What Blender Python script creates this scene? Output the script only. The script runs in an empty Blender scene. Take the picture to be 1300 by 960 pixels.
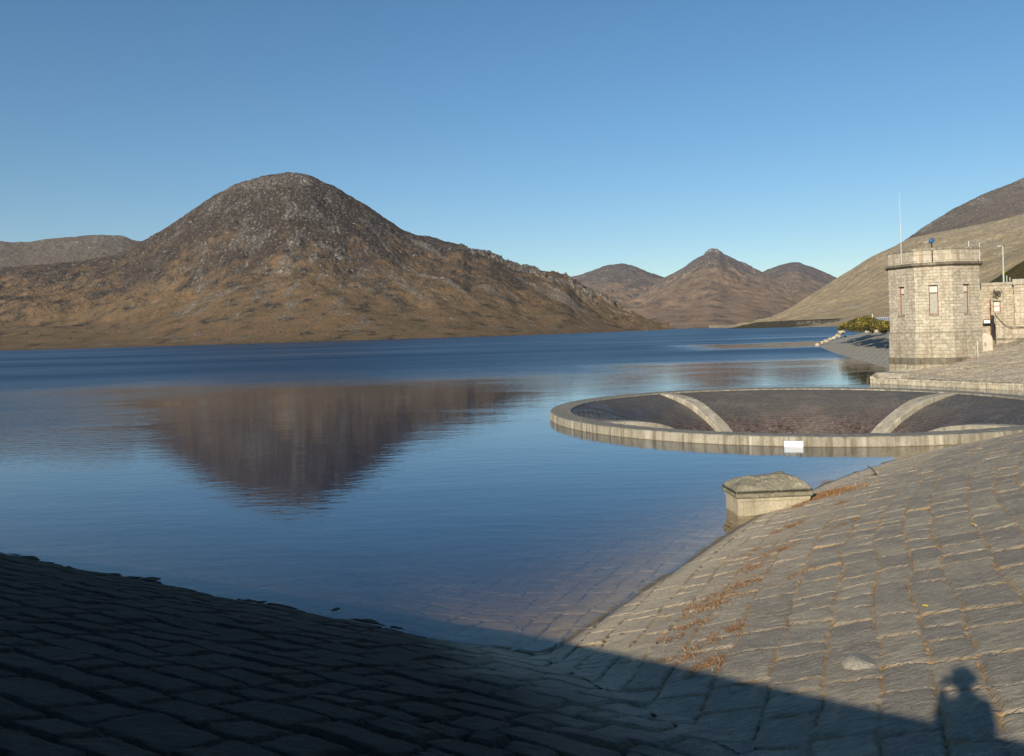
import bpy, math, random
import numpy as np
from mathutils import Vector, Matrix

random.seed(7)
RNG = np.random.default_rng(11)
S = bpy.context.scene
COL = S.collection

# ------------------------------------------------------------------ viewpoint
FPX, CX, CY, ROLL, EYE = 1060.0, 650.0, 421.0, -0.029, 5.75

def ray(x, y):
    a, b = x - CX, y - CY
    c, s = math.cos(ROLL), math.sin(ROLL)
    return np.array([(a * c + b * s) / FPX, 1.0, -(-a * s + b * c) / FPX])

def on_level(x, y, z=0.0):
    r = ray(x, y); t = (z - EYE) / r[2]
    return np.array([r[0] * t, t, z])

def at(x, y, dist):
    r = ray(x, y)
    return np.array([r[0] * dist, dist, EYE + r[2] * dist])

cam = bpy.data.cameras.new('camera')
cam.sensor_width = 36.0
cam.lens = FPX / 1300 * 36
cam.shift_y = -(480 - CY) / 1300
cam.clip_start = 0.05
cam.clip_end = 40000
cam_o = bpy.data.objects.new('camera', cam)
COL.objects.link(cam_o)
cam_o.matrix_world = Matrix.Translation((0, 0, EYE)) @ Matrix.Rotation(math.pi / 2, 4, 'X') @ Matrix.Rotation(ROLL, 4, 'Z')
S.camera = cam_o

# ------------------------------------------------------------------ light
r_ = ray(1209, 855)
SUN = -r_ / np.linalg.norm(r_)
w = bpy.data.worlds.new('World'); S.world = w; w.use_nodes = True
wn = w.node_tree
sky = wn.nodes.new('ShaderNodeTexSky'); sky.sky_type = 'NISHITA'; sky.sun_disc = False
sky.sun_elevation = math.asin(SUN[2]); sky.sun_rotation = math.atan2(SUN[0], SUN[1])
sky.altitude = 100; sky.air_density = 1.0; sky.dust_density = 0.0; sky.ozone_density = 3.5
hs = wn.nodes.new('ShaderNodeHueSaturation'); hs.inputs['Saturation'].default_value = 1.16; hs.inputs['Hue'].default_value = .495
wn.links.new(sky.outputs[0], hs.inputs['Color']); wn.links.new(hs.outputs[0], wn.nodes['Background'].inputs[0])
wn.nodes['Background'].inputs[1].default_value = 0.084
sun = bpy.data.lights.new('sun', 'SUN'); sun.energy = 5.0; sun.angle = math.radians(0.5); sun.color = (1.0, 0.87, 0.69)
sun_o = bpy.data.objects.new('sun', sun); COL.objects.link(sun_o)
sun_o.rotation_euler = Vector(SUN).to_track_quat('Z', 'Y').to_euler()
S.view_settings.view_transform = 'Standard'; S.view_settings.look = 'None'
S.view_settings.gamma = 1; S.view_settings.exposure = 0.38
S.render.engine = 'CYCLES'
S.cycles.max_bounces = 6; S.cycles.transparent_max_bounces = 8

# ------------------------------------------------------------------ helpers
def tag(o, label=None, cat=None, group=None, kind=None):
    if label: o['label'] = label
    if cat: o['category'] = cat
    if group: o['group'] = group
    if kind: o['kind'] = kind
    return o

def empty(name, loc=(0, 0, 0), rz=0):
    o = bpy.data.objects.new(name, None); COL.objects.link(o)
    o.location = loc; o.rotation_euler = (0, 0, rz); o.empty_display_size = .3
    return o

def copy_tree(o, parent=None):
    c = o.copy(); COL.objects.link(c); c.parent = parent
    for ch in list(o.children): copy_tree(ch, c)
    return c

def raw_mesh(name, V, Fa, mat, parent=None, smooth=True, attrs=None, uv=False):
    """V (n,3) array, Fa (m,4) or (m,3) int array"""
    V = np.asarray(V, np.float32); Fa = np.asarray(Fa, np.int32)
    me = bpy.data.meshes.new(name)
    me.vertices.add(len(V)); me.vertices.foreach_set('co', V.ravel())
    k = Fa.shape[1]; m = len(Fa)
    me.loops.add(m * k); me.loops.foreach_set('vertex_index', Fa.ravel())
    me.polygons.add(m)
    me.polygons.foreach_set('loop_start', np.arange(0, m * k, k, dtype=np.int32))
    me.polygons.foreach_set('loop_total', np.full(m, k, np.int32))
    me.polygons.foreach_set('use_smooth', np.full(m, smooth))
    me.update(calc_edges=True)
    if attrs:
        for n, a in attrs.items():
            at_ = me.attributes.new(n, 'FLOAT', 'POINT'); at_.data.foreach_set('value', np.asarray(a, np.float32).ravel())
    me.materials.append(mat)
    o = bpy.data.objects.new(name, me); COL.objects.link(o); o.parent = parent
    return o

def grid_faces(nu, nv, keep=None):
    i = np.arange((nu - 1) * (nv - 1)); r, c = i // (nv - 1), i % (nv - 1)
    a = r * nv + c
    Fq = np.stack([a, a + nv, a + nv + 1, a + 1], 1)
    if keep is not None: Fq = Fq[keep[Fq].all(1)]
    return Fq

class MB:
    """collects simple solids into one mesh; uv laid out in metres from each face's own direction"""
    def __init__(s): s.v = []; s.f = []
    def add(s, V, Fs):
        b = len(s.v); s.v += [tuple(map(float, p)) for p in V]; s.f += [tuple(b + i for i in f) for f in Fs]
    def hexa(s, P):
        s.add(P, [(0, 3, 2, 1), (4, 5, 6, 7), (0, 1, 5, 4), (1, 2, 6, 5), (2, 3, 7, 6), (3, 0, 4, 7)])
    def box(s, c, size, ang=0.0, ax=None):
        hx, hy, hz = size[0] / 2, size[1] / 2, size[2] / 2
        ca, sa = math.cos(ang), math.sin(ang)
        P = []
        for z in (-hz, hz):
            for x, y in ((-hx, -hy), (hx, -hy), (hx, hy), (-hx, hy)):
                P.append((c[0] + x * ca - y * sa, c[1] + x * sa + y * ca, c[2] + z))
        s.hexa(P)
    def tube(s, pts, rad, n=8, cap=True):
        pts = [Vector(p) for p in pts]
        rad = rad if isinstance(rad, (list, tuple)) else [rad] * len(pts)
        rings = []; up = Vector((0.13, 0.31, 0.94))
        for i, p in enumerate(pts):
            d = (pts[min(i + 1, len(pts) - 1)] - pts[max(i - 1, 0)]).normalized()
            a = d.cross(up)
            if a.length < 1e-3: a = d.cross(Vector((1, 0, 0)))
            a.normalize(); b = d.cross(a)
            rings.append([p + (a * math.cos(t) + b * math.sin(t)) * rad[i] for t in [2 * math.pi * k / n for k in range(n)]])
        V = [q for r in rings for q in r]; Fs = []
        for i in range(len(rings) - 1):
            for k in range(n):
                Fs.append((i * n + k, i * n + (k + 1) % n, (i + 1) * n + (k + 1) % n, (i + 1) * n + k))
        if cap: Fs += [tuple(range(n))[::-1], tuple((len(rings) - 1) * n + k for k in range(n))]
        s.add(V, Fs)
    def prism(s, poly, z0, z1, poly2=None):
        n = len(poly); q = poly2 or poly
        V = [(x, y, z0) for x, y in poly] + [(x, y, z1) for x, y in q]
        s.add(V, [tuple(range(n))[::-1], tuple(range(n, 2 * n))] + [(i, (i + 1) % n, n + (i + 1) % n, n + i) for i in range(n)])
    def build(s, name, mat, parent=None, smooth=False, bevel=0, offset=None):
        me = bpy.data.meshes.new(name)
        V = s.v if offset is None else [(a - offset[0], b - offset[1], c - offset[2]) for a, b, c in s.v]
        me.from_pydata(V, [], s.f); me.update()
        uv = me.uv_layers.new(name='UVMap').data
        for p in me.polygons:
            n = p.normal
            if abs(n.z) < .75:
                t = Vector((-n.y, n.x, 0)).normalized()
                for li in p.loop_indices:
                    c = me.vertices[me.loops[li].vertex_index].co; uv[li].uv = (c.dot(t), c.z)
            else:
                for li in p.loop_indices:
                    c = me.vertices[me.loops[li].vertex_index].co; uv[li].uv = (c.x, c.y)
            p.use_smooth = smooth
        me.materials.append(mat)
        o = bpy.data.objects.new(name, me); COL.objects.link(o); o.parent = parent
        if bevel:
            m = o.modifiers.new('bevel', 'BEVEL'); m.width = bevel; m.segments = 2; m.limit_method = 'ANGLE'
        return o

# ---- numpy noise
_perm = np.random.default_rng(5).permutation(4096).astype(np.int64)
_ga = np.random.default_rng(6).uniform(0, 2 * np.pi, 4096)
def perlin(x, y, seed=0):
    x = np.asarray(x, float) + seed * 17.31; y = np.asarray(y, float) - seed * 9.73
    xi = np.floor(x).astype(np.int64); yi = np.floor(y).astype(np.int64)
    xf = x - xi; yf = y - yi
    u = xf * xf * xf * (xf * (xf * 6 - 15) + 10); v = yf * yf * yf * (yf * (yf * 6 - 15) + 10)
    def g(ix, iy, dx, dy):
        h = _perm[(_perm[ix & 4095] + iy) & 4095]
        a = _ga[h]; return np.cos(a) * dx + np.sin(a) * dy
    n00 = g(xi, yi, xf, yf); n10 = g(xi + 1, yi, xf - 1, yf)
    n01 = g(xi, yi + 1, xf, yf - 1); n11 = g(xi + 1, yi + 1, xf - 1, yf - 1)
    return (n00 * (1 - u) + n10 * u) * (1 - v) + (n01 * (1 - u) + n11 * u) * v
def fbm(x, y, oct=4, seed=0, gain=.5):
    r = 0; a = 1; f = 1
    for o in range(oct):
        r = r + a * perlin(x * f, y * f, seed + o); a *= gain; f *= 2.03
    return r
def sstep(a, b, x):
    t = np.clip((x - a) / (b - a), 0, 1); return t * t * (3 - 2 * t)

def poly_sd(X, Y, pts):
    """signed distance to a polyline; positive to the right of its direction"""
    sh = X.shape; X = X.ravel(); Y = Y.ravel()
    best = np.full(X.shape, 1e18); sg = np.ones(X.shape)
    for i in range(len(pts) - 1):
        ax, ay = pts[i]; bx, by = pts[i + 1]; dx, dy = bx - ax, by - ay
        L = dx * dx + dy * dy
        t = ((X - ax) * dx + (Y - ay) * dy) / L
        if i > 0: t = np.maximum(t, 0)
        if i < len(pts) - 2: t = np.minimum(t, 1)
        ex = X - ax - t * dx; ey = Y - ay - t * dy
        d = ex * ex + ey * ey
        cr = -(dx * (Y - ay) - dy * (X - ax))
        m = d < best - 1e-9
        best[m] = d[m]; sg[m] = np.sign(cr[m])
    return (np.sqrt(best) * sg).reshape(sh)

def smooth_curve(pts, n):
    P = np.array(pts, float)
    for _ in range(3):
        Q = [P[0]]
        for i in range(len(P) - 1): Q += [P[i] * .75 + P[i + 1] * .25, P[i] * .25 + P[i + 1] * .75]
        Q.append(P[-1]); P = np.array(Q)
    d = np.r_[0, np.cumsum(np.hypot(*np.diff(P, axis=0).T))]
    t = np.linspace(0, d[-1], n)
    return np.stack([np.interp(t, d, P[:, 0]), np.interp(t, d, P[:, 1])], 1), d[-1]

# ---- materials
class NT:
    def __init__(s, name):
        s.m = bpy.data.materials.new(name); s.m.use_nodes = True; s.t = s.m.node_tree
        s.b = s.t.nodes['Principled BSDF']; s.out = s.t.nodes['Material Output']
        s.b.inputs['Roughness'].default_value = .85
        s.b.inputs['Specular IOR Level'].default_value = .25
    def n(s, ty, **k):
        x = s.t.nodes.new(ty)
        for a, v in k.items(): setattr(x, a, v)
        return x
    def l(s, a, b): s.t.links.new(a, b)
    def co(s, kind='Object', scale=(1, 1, 1), rot=(0, 0, 0)):
        c = s.n('ShaderNodeTexCoord'); mp = s.n('ShaderNodeMapping')
        mp.inputs['Scale'].default_value = scale; mp.inputs['Rotation'].default_value = rot
        s.l(c.outputs[kind], mp.inputs[0]); return mp.outputs[0]
    def noise(s, vec, scale, detail=4, rough=.55, dist=0):
        x = s.n('ShaderNodeTexNoise'); x.inputs['Scale'].default_value = scale
        x.inputs['Detail'].default_value = detail; x.inputs['Roughness'].default_value = rough
        x.inputs['Distortion'].default_value = dist
        if vec is not None: s.l(vec, x.inputs['Vector'])
        return x.outputs['Fac']
    def ramp(s, fac, stops, interp='LINEAR'):
        x = s.n('ShaderNodeValToRGB'); e = x.color_ramp.elements; x.color_ramp.interpolation = interp
        while len(e) < len(stops): e.new(.5)
        for i, (p, c) in enumerate(stops):
            e[i].position = p; e[i].color = (*c, 1) if not isinstance(c, (int, float)) else (c, c, c, 1)
        s.l(fac, x.inputs[0]); return x.outputs[0]
    def mix(s, fac, a, b, mode='MIX'):
        x = s.n('ShaderNodeMix', data_type='RGBA', blend_type=mode)
        for sk, v in ((0, fac), (6, a), (7, b)):
            if isinstance(v, (int, float)): x.inputs[sk].default_value = v
            elif isinstance(v, tuple): x.inputs[sk].default_value = (*v, 1)
            else: s.l(v, x.inputs[sk])
        return x.outputs[2]
    def math(s, op, a, b=0.0, clamp=False):
        x = s.n('ShaderNodeMath', operation=op); x.use_clamp = clamp
        for i, v in ((0, a), (1, b)):
            if isinstance(v, (int, float)): x.inputs[i].default_value = v
            else: s.l(v, x.inputs[i])
        return x.outputs[0]
    def attr(s, name):
        x = s.n('ShaderNodeAttribute'); x.attribute_name = name; return x.outputs['Fac']
    def bump(s, h, strength=.5, dist=.05, normal=None):
        x = s.n('ShaderNodeBump'); x.inputs['Strength'].default_value = strength; x.inputs['Distance'].default_value = dist
        s.l(h, x.inputs['Height'])
        if normal is not None: s.l(normal, x.inputs['Normal'])
        return x.outputs[0]
    def base(s, c):
        if isinstance(c, tuple): s.b.inputs['Base Color'].default_value = (*c, 1)
        else: s.l(c, s.b.inputs['Base Color'])
    def nrm(s, n): s.l(n, s.b.inputs['Normal'])

def plain(name, c, rough=.6, metal=0, var=.25, scale=6):
    t = NT(name); v = t.co('Object')
    f = t.noise(v, scale, 5)
    a = tuple(x * (1 - var) for x in c); b = tuple(min(1, x * (1 + var)) for x in c)
    t.base(t.ramp(f, [(.3, a), (.7, b)])); t.b.inputs['Roughness'].default_value = rough
    t.b.inputs['Metallic'].default_value = metal
    return t.m

def mat_pitch(name, k=1.0):
    t = NT(name); v = t.co('Object')
    j = t.attr('joint'); r = t.attr('rnd'); h = t.attr('level')
    big = t.noise(v, .35, 5, .6); mid = t.noise(v, 2.2, 6, .65); fine = t.noise(v, 34, 4, .7); grain = t.noise(v, 110, 2, .6)
    stone = t.ramp(r, [(0, (.24, .236, .212)), (.3, (.31, .30, .262)), (.65, (.37, .35, .295)), (1, (.45, .42, .34))])
    stone = t.mix(t.ramp(mid, [(.42, .0), (.66, .7)]), stone, (.19, .187, .172))
    stone = t.mix(t.ramp(fine, [(.42, 0), (.62, .55)]), stone, (.42, .40, .34))
    stone = t.mix(t.ramp(grain, [(.35, .5), (.5, 0)]), stone, (.09, .088, .08))
    if k != 1.0: stone = t.mix(1.0, stone, (k, k, k), 'MULTIPLY')
    # pale lichen specks
    vo = t.n('ShaderNodeTexVoronoi'); vo.inputs['Scale'].default_value = 9; t.l(v, vo.inputs['Vector'])
    spots = t.math('MULTIPLY', t.ramp(vo.outputs['Distance'], [(.10, 1.0), (.22, 0.0)]), t.ramp(big, [(.5, 0), (.62, .6)]))
    stone = t.mix(spots, stone, (.42 * min(k, 1), .41 * min(k, 1), .36 * min(k, 1)))
    # washed, paler band just above the water; brown silt below it
    stone = t.mix(t.ramp(h, [(.285, .0), (.315, .8 * min(k, 1) ** 2), (.42, .45 * min(k, 1) ** 2), (.62, 0.)]), stone, (.56, .50, .385))
    # moss and dead stems in the joints
    jn = t.noise(v, 1.3, 4, .6)
    jc = t.mix(t.ramp(jn, [(.36, 0), (.55, 1)]), (.13, .11, .07), (.40, .27, .13))
    jc = t.mix(t.ramp(h, [(.30, 0), (.40, 1)]), (.035, .03, .022), jc)
    if k < 1: jc = t.mix(1.0, jc, (k, k, k), 'MULTIPLY')
    jc = t.mix(t.ramp(fine, [(.4, 0), (.65, .7)]), jc, (.42, .31, .17))
    sk = t.noise(t.co('Object', (1.2, 7, 4), (0, 0, .5)), 3.0, 6, .7)
    stone = t.mix(t.ramp(sk, [(.38, .5), (.48, 0)]), stone, tuple(x * min(k, 1) for x in (.15, .145, .13)))
    stone = t.mix(t.ramp(sk, [(.54, 0), (.68, .65)]), stone, tuple(x * min(k, 1) for x in (.50, .47, .39)))
    bed = t.mix(t.ramp(mid, [(.35, 0), (.6, 1)]), (.32, .23, .11), (.48, .36, .19))
    stone = t.mix(t.ramp(h, [(.262, .92), (.284, 0.)]), stone, bed)
    stone = t.mix(t.ramp(h, [(.272, 0), (.279, .8 * min(k, 1)), (.286, .6 * min(k, 1)), (.291, 0)]), stone, (.09, .075, .05))
    keepj = t.ramp(t.noise(v, 2.6, 4, .65), [(.40, .25), (.56, 1)])
    keepj = t.math('MAXIMUM', keepj, t.ramp(h, [(.36, 1), (.46, 0)]))
    col = t.mix(t.math('MULTIPLY', j, keepj), stone, jc)
    col = t.mix(1.0, col, (1.27, 1.18, 1.07), 'MULTIPLY')
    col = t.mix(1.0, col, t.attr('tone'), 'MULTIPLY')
    t.base(col)
    t.b.inputs['Roughness'].default_value = .9
    streak = t.noise(t.co('Object', (1.2, 7, 4), (0, 0, .5)), 3.0, 6, .7)
    bm = t.math('ADD', t.math('MULTIPLY', mid, 1.5), t.math('ADD', t.math('MULTIPLY', fine, .7), t.math('ADD', t.math('MULTIPLY', grain, .22), t.math('MULTIPLY', streak, 1.3))))
    t.nrm(t.bump(bm, 1.0, .055))
    return t.m

def mat_masonry(name, a=(.40, .35, .26), b=(.55, .49, .38), stain=.5, bw=.62, rh=.31, mortar=(.29, .25, .18)):
    t = NT(name); v = t.co('UV'); o = t.co('Object')
    br = t.n('ShaderNodeTexBrick'); t.l(v, br.inputs['Vector']); br.inputs['Scale'].default_value = 1
    br.inputs['Brick Width'].default_value = bw; br.inputs['Row Height'].default_value = rh
    br.inputs['Mortar Size'].default_value = .014; br.inputs['Mortar Smooth'].default_value = .3
    br.inputs['Color1'].default_value = (*a, 1); br.inputs['Color2'].default_value = (*b, 1)
    br.inputs['Mortar'].default_value = (*mortar, 1); br.offset_frequency = 2
    c = br.outputs['Color']
    n1 = t.noise(o, 1.1, 6, .65); n2 = t.noise(o, 7, 4, .6)
    c = t.mix(t.ramp(n2, [(.4, 0), (.60, .6)]), c, (.27, .23, .165))
    c = t.mix(t.ramp(n1, [(.5, 0), (.66, .55)]), c, (.24, .215, .165))
    c = t.mix(t.ramp(t.noise(o, 3.1, 4), [(.5, 0), (.68, .6)]), c, (.60, .56, .47))
    # rain streaks
    st = t.noise(t.co('UV', (2.6, .16, 1)), 1, 5, .65)
    c = t.mix(t.math('MULTIPLY', t.ramp(st, [(.52, 0), (.7, 1)]), stain), c, (.17, .14, .10))
    c = t.mix(t.math('MULTIPLY', t.ramp(t.noise(t.co('UV', (1.7, .12, 1), (0, 0, .02)), 1.3, 4), [(.58, 0), (.72, 1)]), stain * .5), c, (.46, .27, .12))
    t.base(c)
    hgt = t.math('ADD', t.math('MULTIPLY', br.outputs['Fac'], -1.0), t.math('MULTIPLY', n2, .9))
    t.nrm(t.bump(hgt, .8, .04)); return t.m

def mat_concrete(name, c1, c2, streak=.6, seg=None):
    t = NT(name); o = t.co('Object')
    n = t.noise(o, 1.2, 6, .65); f = t.noise(o, 14, 4, .6)
    c = t.ramp(n, [(.3, c1), (.7, c2)])
    c = t.mix(t.ramp(f, [(.42, 0), (.65, .5)]), c, tuple(x * .62 for x in c1))
    st = t.noise(t.co('Object', (2.2, 2.2, .35)), 1.6, 5, .6)
    c = t.mix(t.math('MULTIPLY', t.ramp(st, [(.5, 0), (.66, 1)]), streak), c, tuple(x * .45 for x in c1))
    c = t.mix(t.ramp(t.noise(t.co('Object', (1.3, 1.3, .2)), 1.1, 3), [(.56, 0), (.7, .6)]), c, tuple(min(.8, x * 1.5) for x in c2))
    t.base(c); t.nrm(t.bump(t.math('ADD', n, f), .5, .03)); return t.m

# ------------------------------------------------------------------ shorelines (metres; x right, y away, water at z = 0)
SLOPE = 0.32
LP0 = np.array([-3.15, 16.73]); LN = np.array([.5, .866])            # straight left bank, LN points to the water
SHORE_R = [(-30, -31), (-6, 4.9), (0.9, 15.6), (4.5, 21.0), (7.0, 24.9), (11.3, 30.2), (14.6, 33.6), (20.1, 38.0), (27, 42.5), (34, 48), (39, 55), (41, 62), (41.5, 66), (45, 70), (60, 75)]
SHORE_Rs, _ = smooth_curve(SHORE_R, 90)
BC = np.array([18.3, 54.0]); BR = 16.0; COPE = .47                    # overflow weir circle
CREST = 4.10

def hL(X, Y):
    return -SLOPE * ((X - LP0[0]) * LN[0] + (Y - LP0[1]) * LN[1])
def hR(X, Y):
    return SLOPE * .93 * poly_sd(X, Y, SHORE_Rs)
def smax(a, b, k=.22):
    h = np.clip(.5 + .5 * (a - b) / k, 0, 1); return b * (1 - h) + a * h + k * h * (1 - h)
def bank(X, Y, parts=False):
    a = hL(X, Y); b = hR(X, Y)
    h = np.minimum(smax(a, b), CREST)
    h = np.where(h < 0, h * .40, h)          # bed raised under water to imitate the lift of refraction
    h = np.maximum(h, -6)
    r = np.hypot(X - BC[0], Y - BC[1])
    lim = COPE + .012 + .40 * np.maximum(0, r - BR)
    h = np.where(r < BR + 14, np.minimum(h, lim), h)
    return (h, a, b) if parts else h

# quay on which the tower stands
QA, QB, QC, QD = np.array([33.2, 77.0]), np.array([44.6, 56.0]), np.array([95, 72.]), np.array([52, 104.])
def quay_h(X, Y):
    d = .99 * (X - 39.7) + .113 * (Y - 65)
    return .55 + np.clip(.25 * d, 0, 3.1) + .15 * sstep(12, 40, d)
SHORE_C = [(44, 90), (44.6, 98.6), (49.6, 117.1), (59, 153), (77.5, 213), (81, 222), (88, 228), (120, 236), (400, 300)]
SHORE_Cs, _ = smooth_curve(SHORE_C, 80)

# ------------------------------------------------------------------ water
def build_water():
    rad = np.r_[np.arange(BR - .25, 62, .3), 62 * (1.035 ** np.arange(1, 170))]
    rad = rad[rad < 9000]
    na = 1100; th = np.linspace(0, 2 * np.pi, na, endpoint=False)
    R, T = np.meshgrid(rad, th, indexing='ij')
    X = BC[0] + R * np.cos(T); Y = BC[1] + R * np.sin(T)
    near = R < 70
    depth = np.full(X.shape, 6.0)
    depth[near] = -bank(X[near], Y[near]) / .40
    depth = np.clip(depth, 0, 6)
    nr = len(rad)
    i = np.arange((nr - 1) * na); r, c = i // na, i % na; c2 = (c + 1) % na
    Fq = np.stack([r * na + c, r * na + c2, (r + 1) * na + c2, (r + 1) * na + c], 1)[:, ::-1]
    # how ruffled the surface is: a sheltered calm near the dam, breeze further out, calm lanes off the far bank
    d = Y + 16 * fbm(X / 38, Y / 22, 4, 3)
    ruf = sstep(80, 132, d - .05 * X)
    wob = 5 * fbm(X / 30, Y / 14, 3, 61)
    lane1 = sstep(4, 18, X - .02 * Y + wob) * sstep(85, 91, Y + wob * .5) * (1 - sstep(126, 142, Y + wob))
    lane2 = sstep(36, 60, X + wob) * sstep(192, 204, Y + wob * 2) * (1 - sstep(250, 268, Y + wob * 2))
    ruf = ruf * (1 - .97 * np.clip(lane1 + lane2, 0, 1))
    ruf = np.clip(ruf + .10 * sstep(0, .5, fbm(X / 30, Y / 9, 4, 8)) * sstep(40, 80, Y), 0, 1)
    lft = (1 - sstep(-.60, -.42, X / np.maximum(Y, 1) + .05 * fbm(X / 12, Y / 5, 3, 55))) * sstep(34, 56, Y + .2 * X)
    ruf = np.clip(ruf + .42 * lft, 0, 1)
    ruf = ruf * (.75 + .5 * fbm(X / 160, Y / 60, 3, 21))
    V = np.stack([X, Y, np.zeros_like(X)], -1).reshape(-1, 3)
    t = NT('lake water'); t.t.nodes.remove(t.b)
    v = t.co('Object', (1, 1, 1)); ru = t.attr('ruffle'); dp = t.attr('depth')
    w1 = t.noise(t.co('Object', (.8, 2.0, 1)), 1.0, 3, .5); w2 = t.noise(v, 3.5, 3, .55); w3 = t.noise(t.co('Object', (.12, .3, 1)), 1.0, 2)
    hgt = t.math('ADD', t.math('MULTIPLY', w1, .0055), t.math('ADD', t.math('MULTIPLY', w2, .0022), t.math('MULTIPLY', w3, .012)))
    big = t.math('ADD', t.math('MULTIPLY', w1, .22), t.math('MULTIPLY', w2, .07))
    hgt = t.math('ADD', hgt, t.math('MULTIPLY', big, ru))
    nb = t.bump(hgt, 1.0, 1.0)
    lw = t.n('ShaderNodeLayerWeight'); lw.inputs['Blend'].default_value = .5; t.l(nb, lw.inputs['Normal'])
    frs = t.math('ADD', .02, t.math('MULTIPLY', .98, t.math('POWER', lw.outputs['Facing'], 4.6)), True)
    gl = t.n('ShaderNodeBsdfGlossy'); t.l(nb, gl.inputs['Normal'])
    gl.inputs['Color'].default_value = (.93, .96, 1, 1)
    t.l(t.math('ADD', t.math('MULTIPLY', ru, .25), .012), gl.inputs['Roughness'])
    tr = t.n('ShaderNodeBsdfTransparent'); tr.inputs['Color'].default_value = (.96, .93, .82, 1)
    df = t.n('ShaderNodeBsdfDiffuse'); df.inputs['Color'].default_value = (.002, .011, .042, 1)
    m1 = t.n('ShaderNodeMixShader'); m2 = t.n('ShaderNodeMixShader')
    op = t.math('SUBTRACT', 1.0, t.math('POWER', 2.718, t.math('MULTIPLY', dp, -.95)), True)
    t.l(t.math('ADD', t.math('MULTIPLY', op, .97), .03), m1.inputs[0]); t.l(tr.outputs[0], m1.inputs[1]); t.l(df.outputs[0], m1.inputs[2])
    t.l(frs, m2.inputs[0]); t.l(m1.outputs[0], m2.inputs[1]); t.l(gl.outputs[0], m2.inputs[2])
    pr = t.n('ShaderNodeBsdfPrincipled'); pr.inputs['Base Color'].default_value = (.008, .034, .080, 1); pr.inputs['IOR'].default_value = 1.34
    t.l(t.math('ADD', t.math('MULTIPLY', ru, .34), .10), pr.inputs['Roughness']); t.l(nb, pr.inputs['Normal'])
    m3 = t.n('ShaderNodeMixShader'); t.l(t.ramp(ru, [(.12, 0), (.6, 1)]), m3.inputs[0]); t.l(m2.outputs[0], m3.inputs[1]); t.l(pr.outputs[0], m3.inputs[2])
    t.l(m3.outputs[0], t.out.inputs[0])
    o = raw_mesh('water', V, Fq, t.m, attrs={'depth': depth, 'ruffle': ruf})
    tag(o, 'calm blue reservoir water mirroring the big rocky hill', kind='structure')
build_water()

# ground sheet under everything
g = MB(); g.box((0, 1500, -9), (14000, 14800, 1))
tag(g.build('ground', plain('lake bed', (.09, .075, .05), .95)), kind='structure')

# ------------------------------------------------------------------ hills
def hill_mat(name, low, low2, heath, heath2, rock, rk=.5, rs=.09, line=(.35, .6), scree=0.0, mott=.02):
    t = NT(name); v = t.co('Object'); e = t.attr('rise'); cr = t.attr('crag'); sc = t.attr('scree')
    n1 = t.noise(v, mott * .35, 5, .6, .4); n2 = t.noise(v, mott * 1.6, 6, .65, .3); n3 = t.noise(v, mott * 8, 4, .65); n4 = t.noise(t.co('Object', (1, 1, .6)), rs * 1.8, 6, .75)
    grass = t.mix(t.ramp(n2, [(.38, 0), (.6, 1)]), low, low2)
    grass = t.mix(t.ramp(n3, [(.45, 0), (.65, .6)]), grass, tuple(x * .55 for x in low))
    hth = t.mix(t.ramp(n3, [(.35, 0), (.65, 1)]), heath, heath2)
    f = t.math('ADD', e, t.math('ADD', t.math('MULTIPLY', t.math('SUBTRACT', n1, .5), .9), t.math('MULTIPLY', t.math('SUBTRACT', n2, .5), 1.15)))
    c = t.mix(t.ramp(f, [(line[0], 0), (line[1], 1)]), grass, hth)
    c = t.mix(t.ramp(n2, [(.56, 0), (.64, .75)]), c, tuple(x * .8 for x in heath))
    # outcrops and boulders
    k = t.ramp(n4, [(.54, 0), (.585, 1)])
    area = t.ramp(t.math('ADD', t.math('MULTIPLY', e, .55), t.math('MULTIPLY', n2, .8)), [(.50, .06), (.72, rk)])
    k = t.math('MULTIPLY', k, area)
    k = t.math('MAXIMUM', k, t.math('MULTIPLY', cr, t.ramp(n4, [(.46, .12), (.56, 1)])))
    k = t.math('MAXIMUM', k, t.math('MULTIPLY', sc, t.ramp(n4, [(.40, .15), (.58, .8)])), True)
    rc = t.mix(t.ramp(t.noise(v, rs * 2.4, 3), [(.35, 0), (.65, 1)]), tuple(x * .62 for x in rock), tuple(x * 1.3 for x in rock))
    c = t.mix(k, c, rc)
    t.base(c); t.b.inputs['Roughness'].default_value = .95; t.b.inputs['Specular IOR Level'].default_value = .05
    t.nrm(t.bump(t.math('ADD', t.math('MULTIPLY', n4, 3.0), t.math('ADD', n3, t.math('MULTIPLY', k, 1.2))), .9, 1.6 / (rs * 11)))
    return t.m

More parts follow.
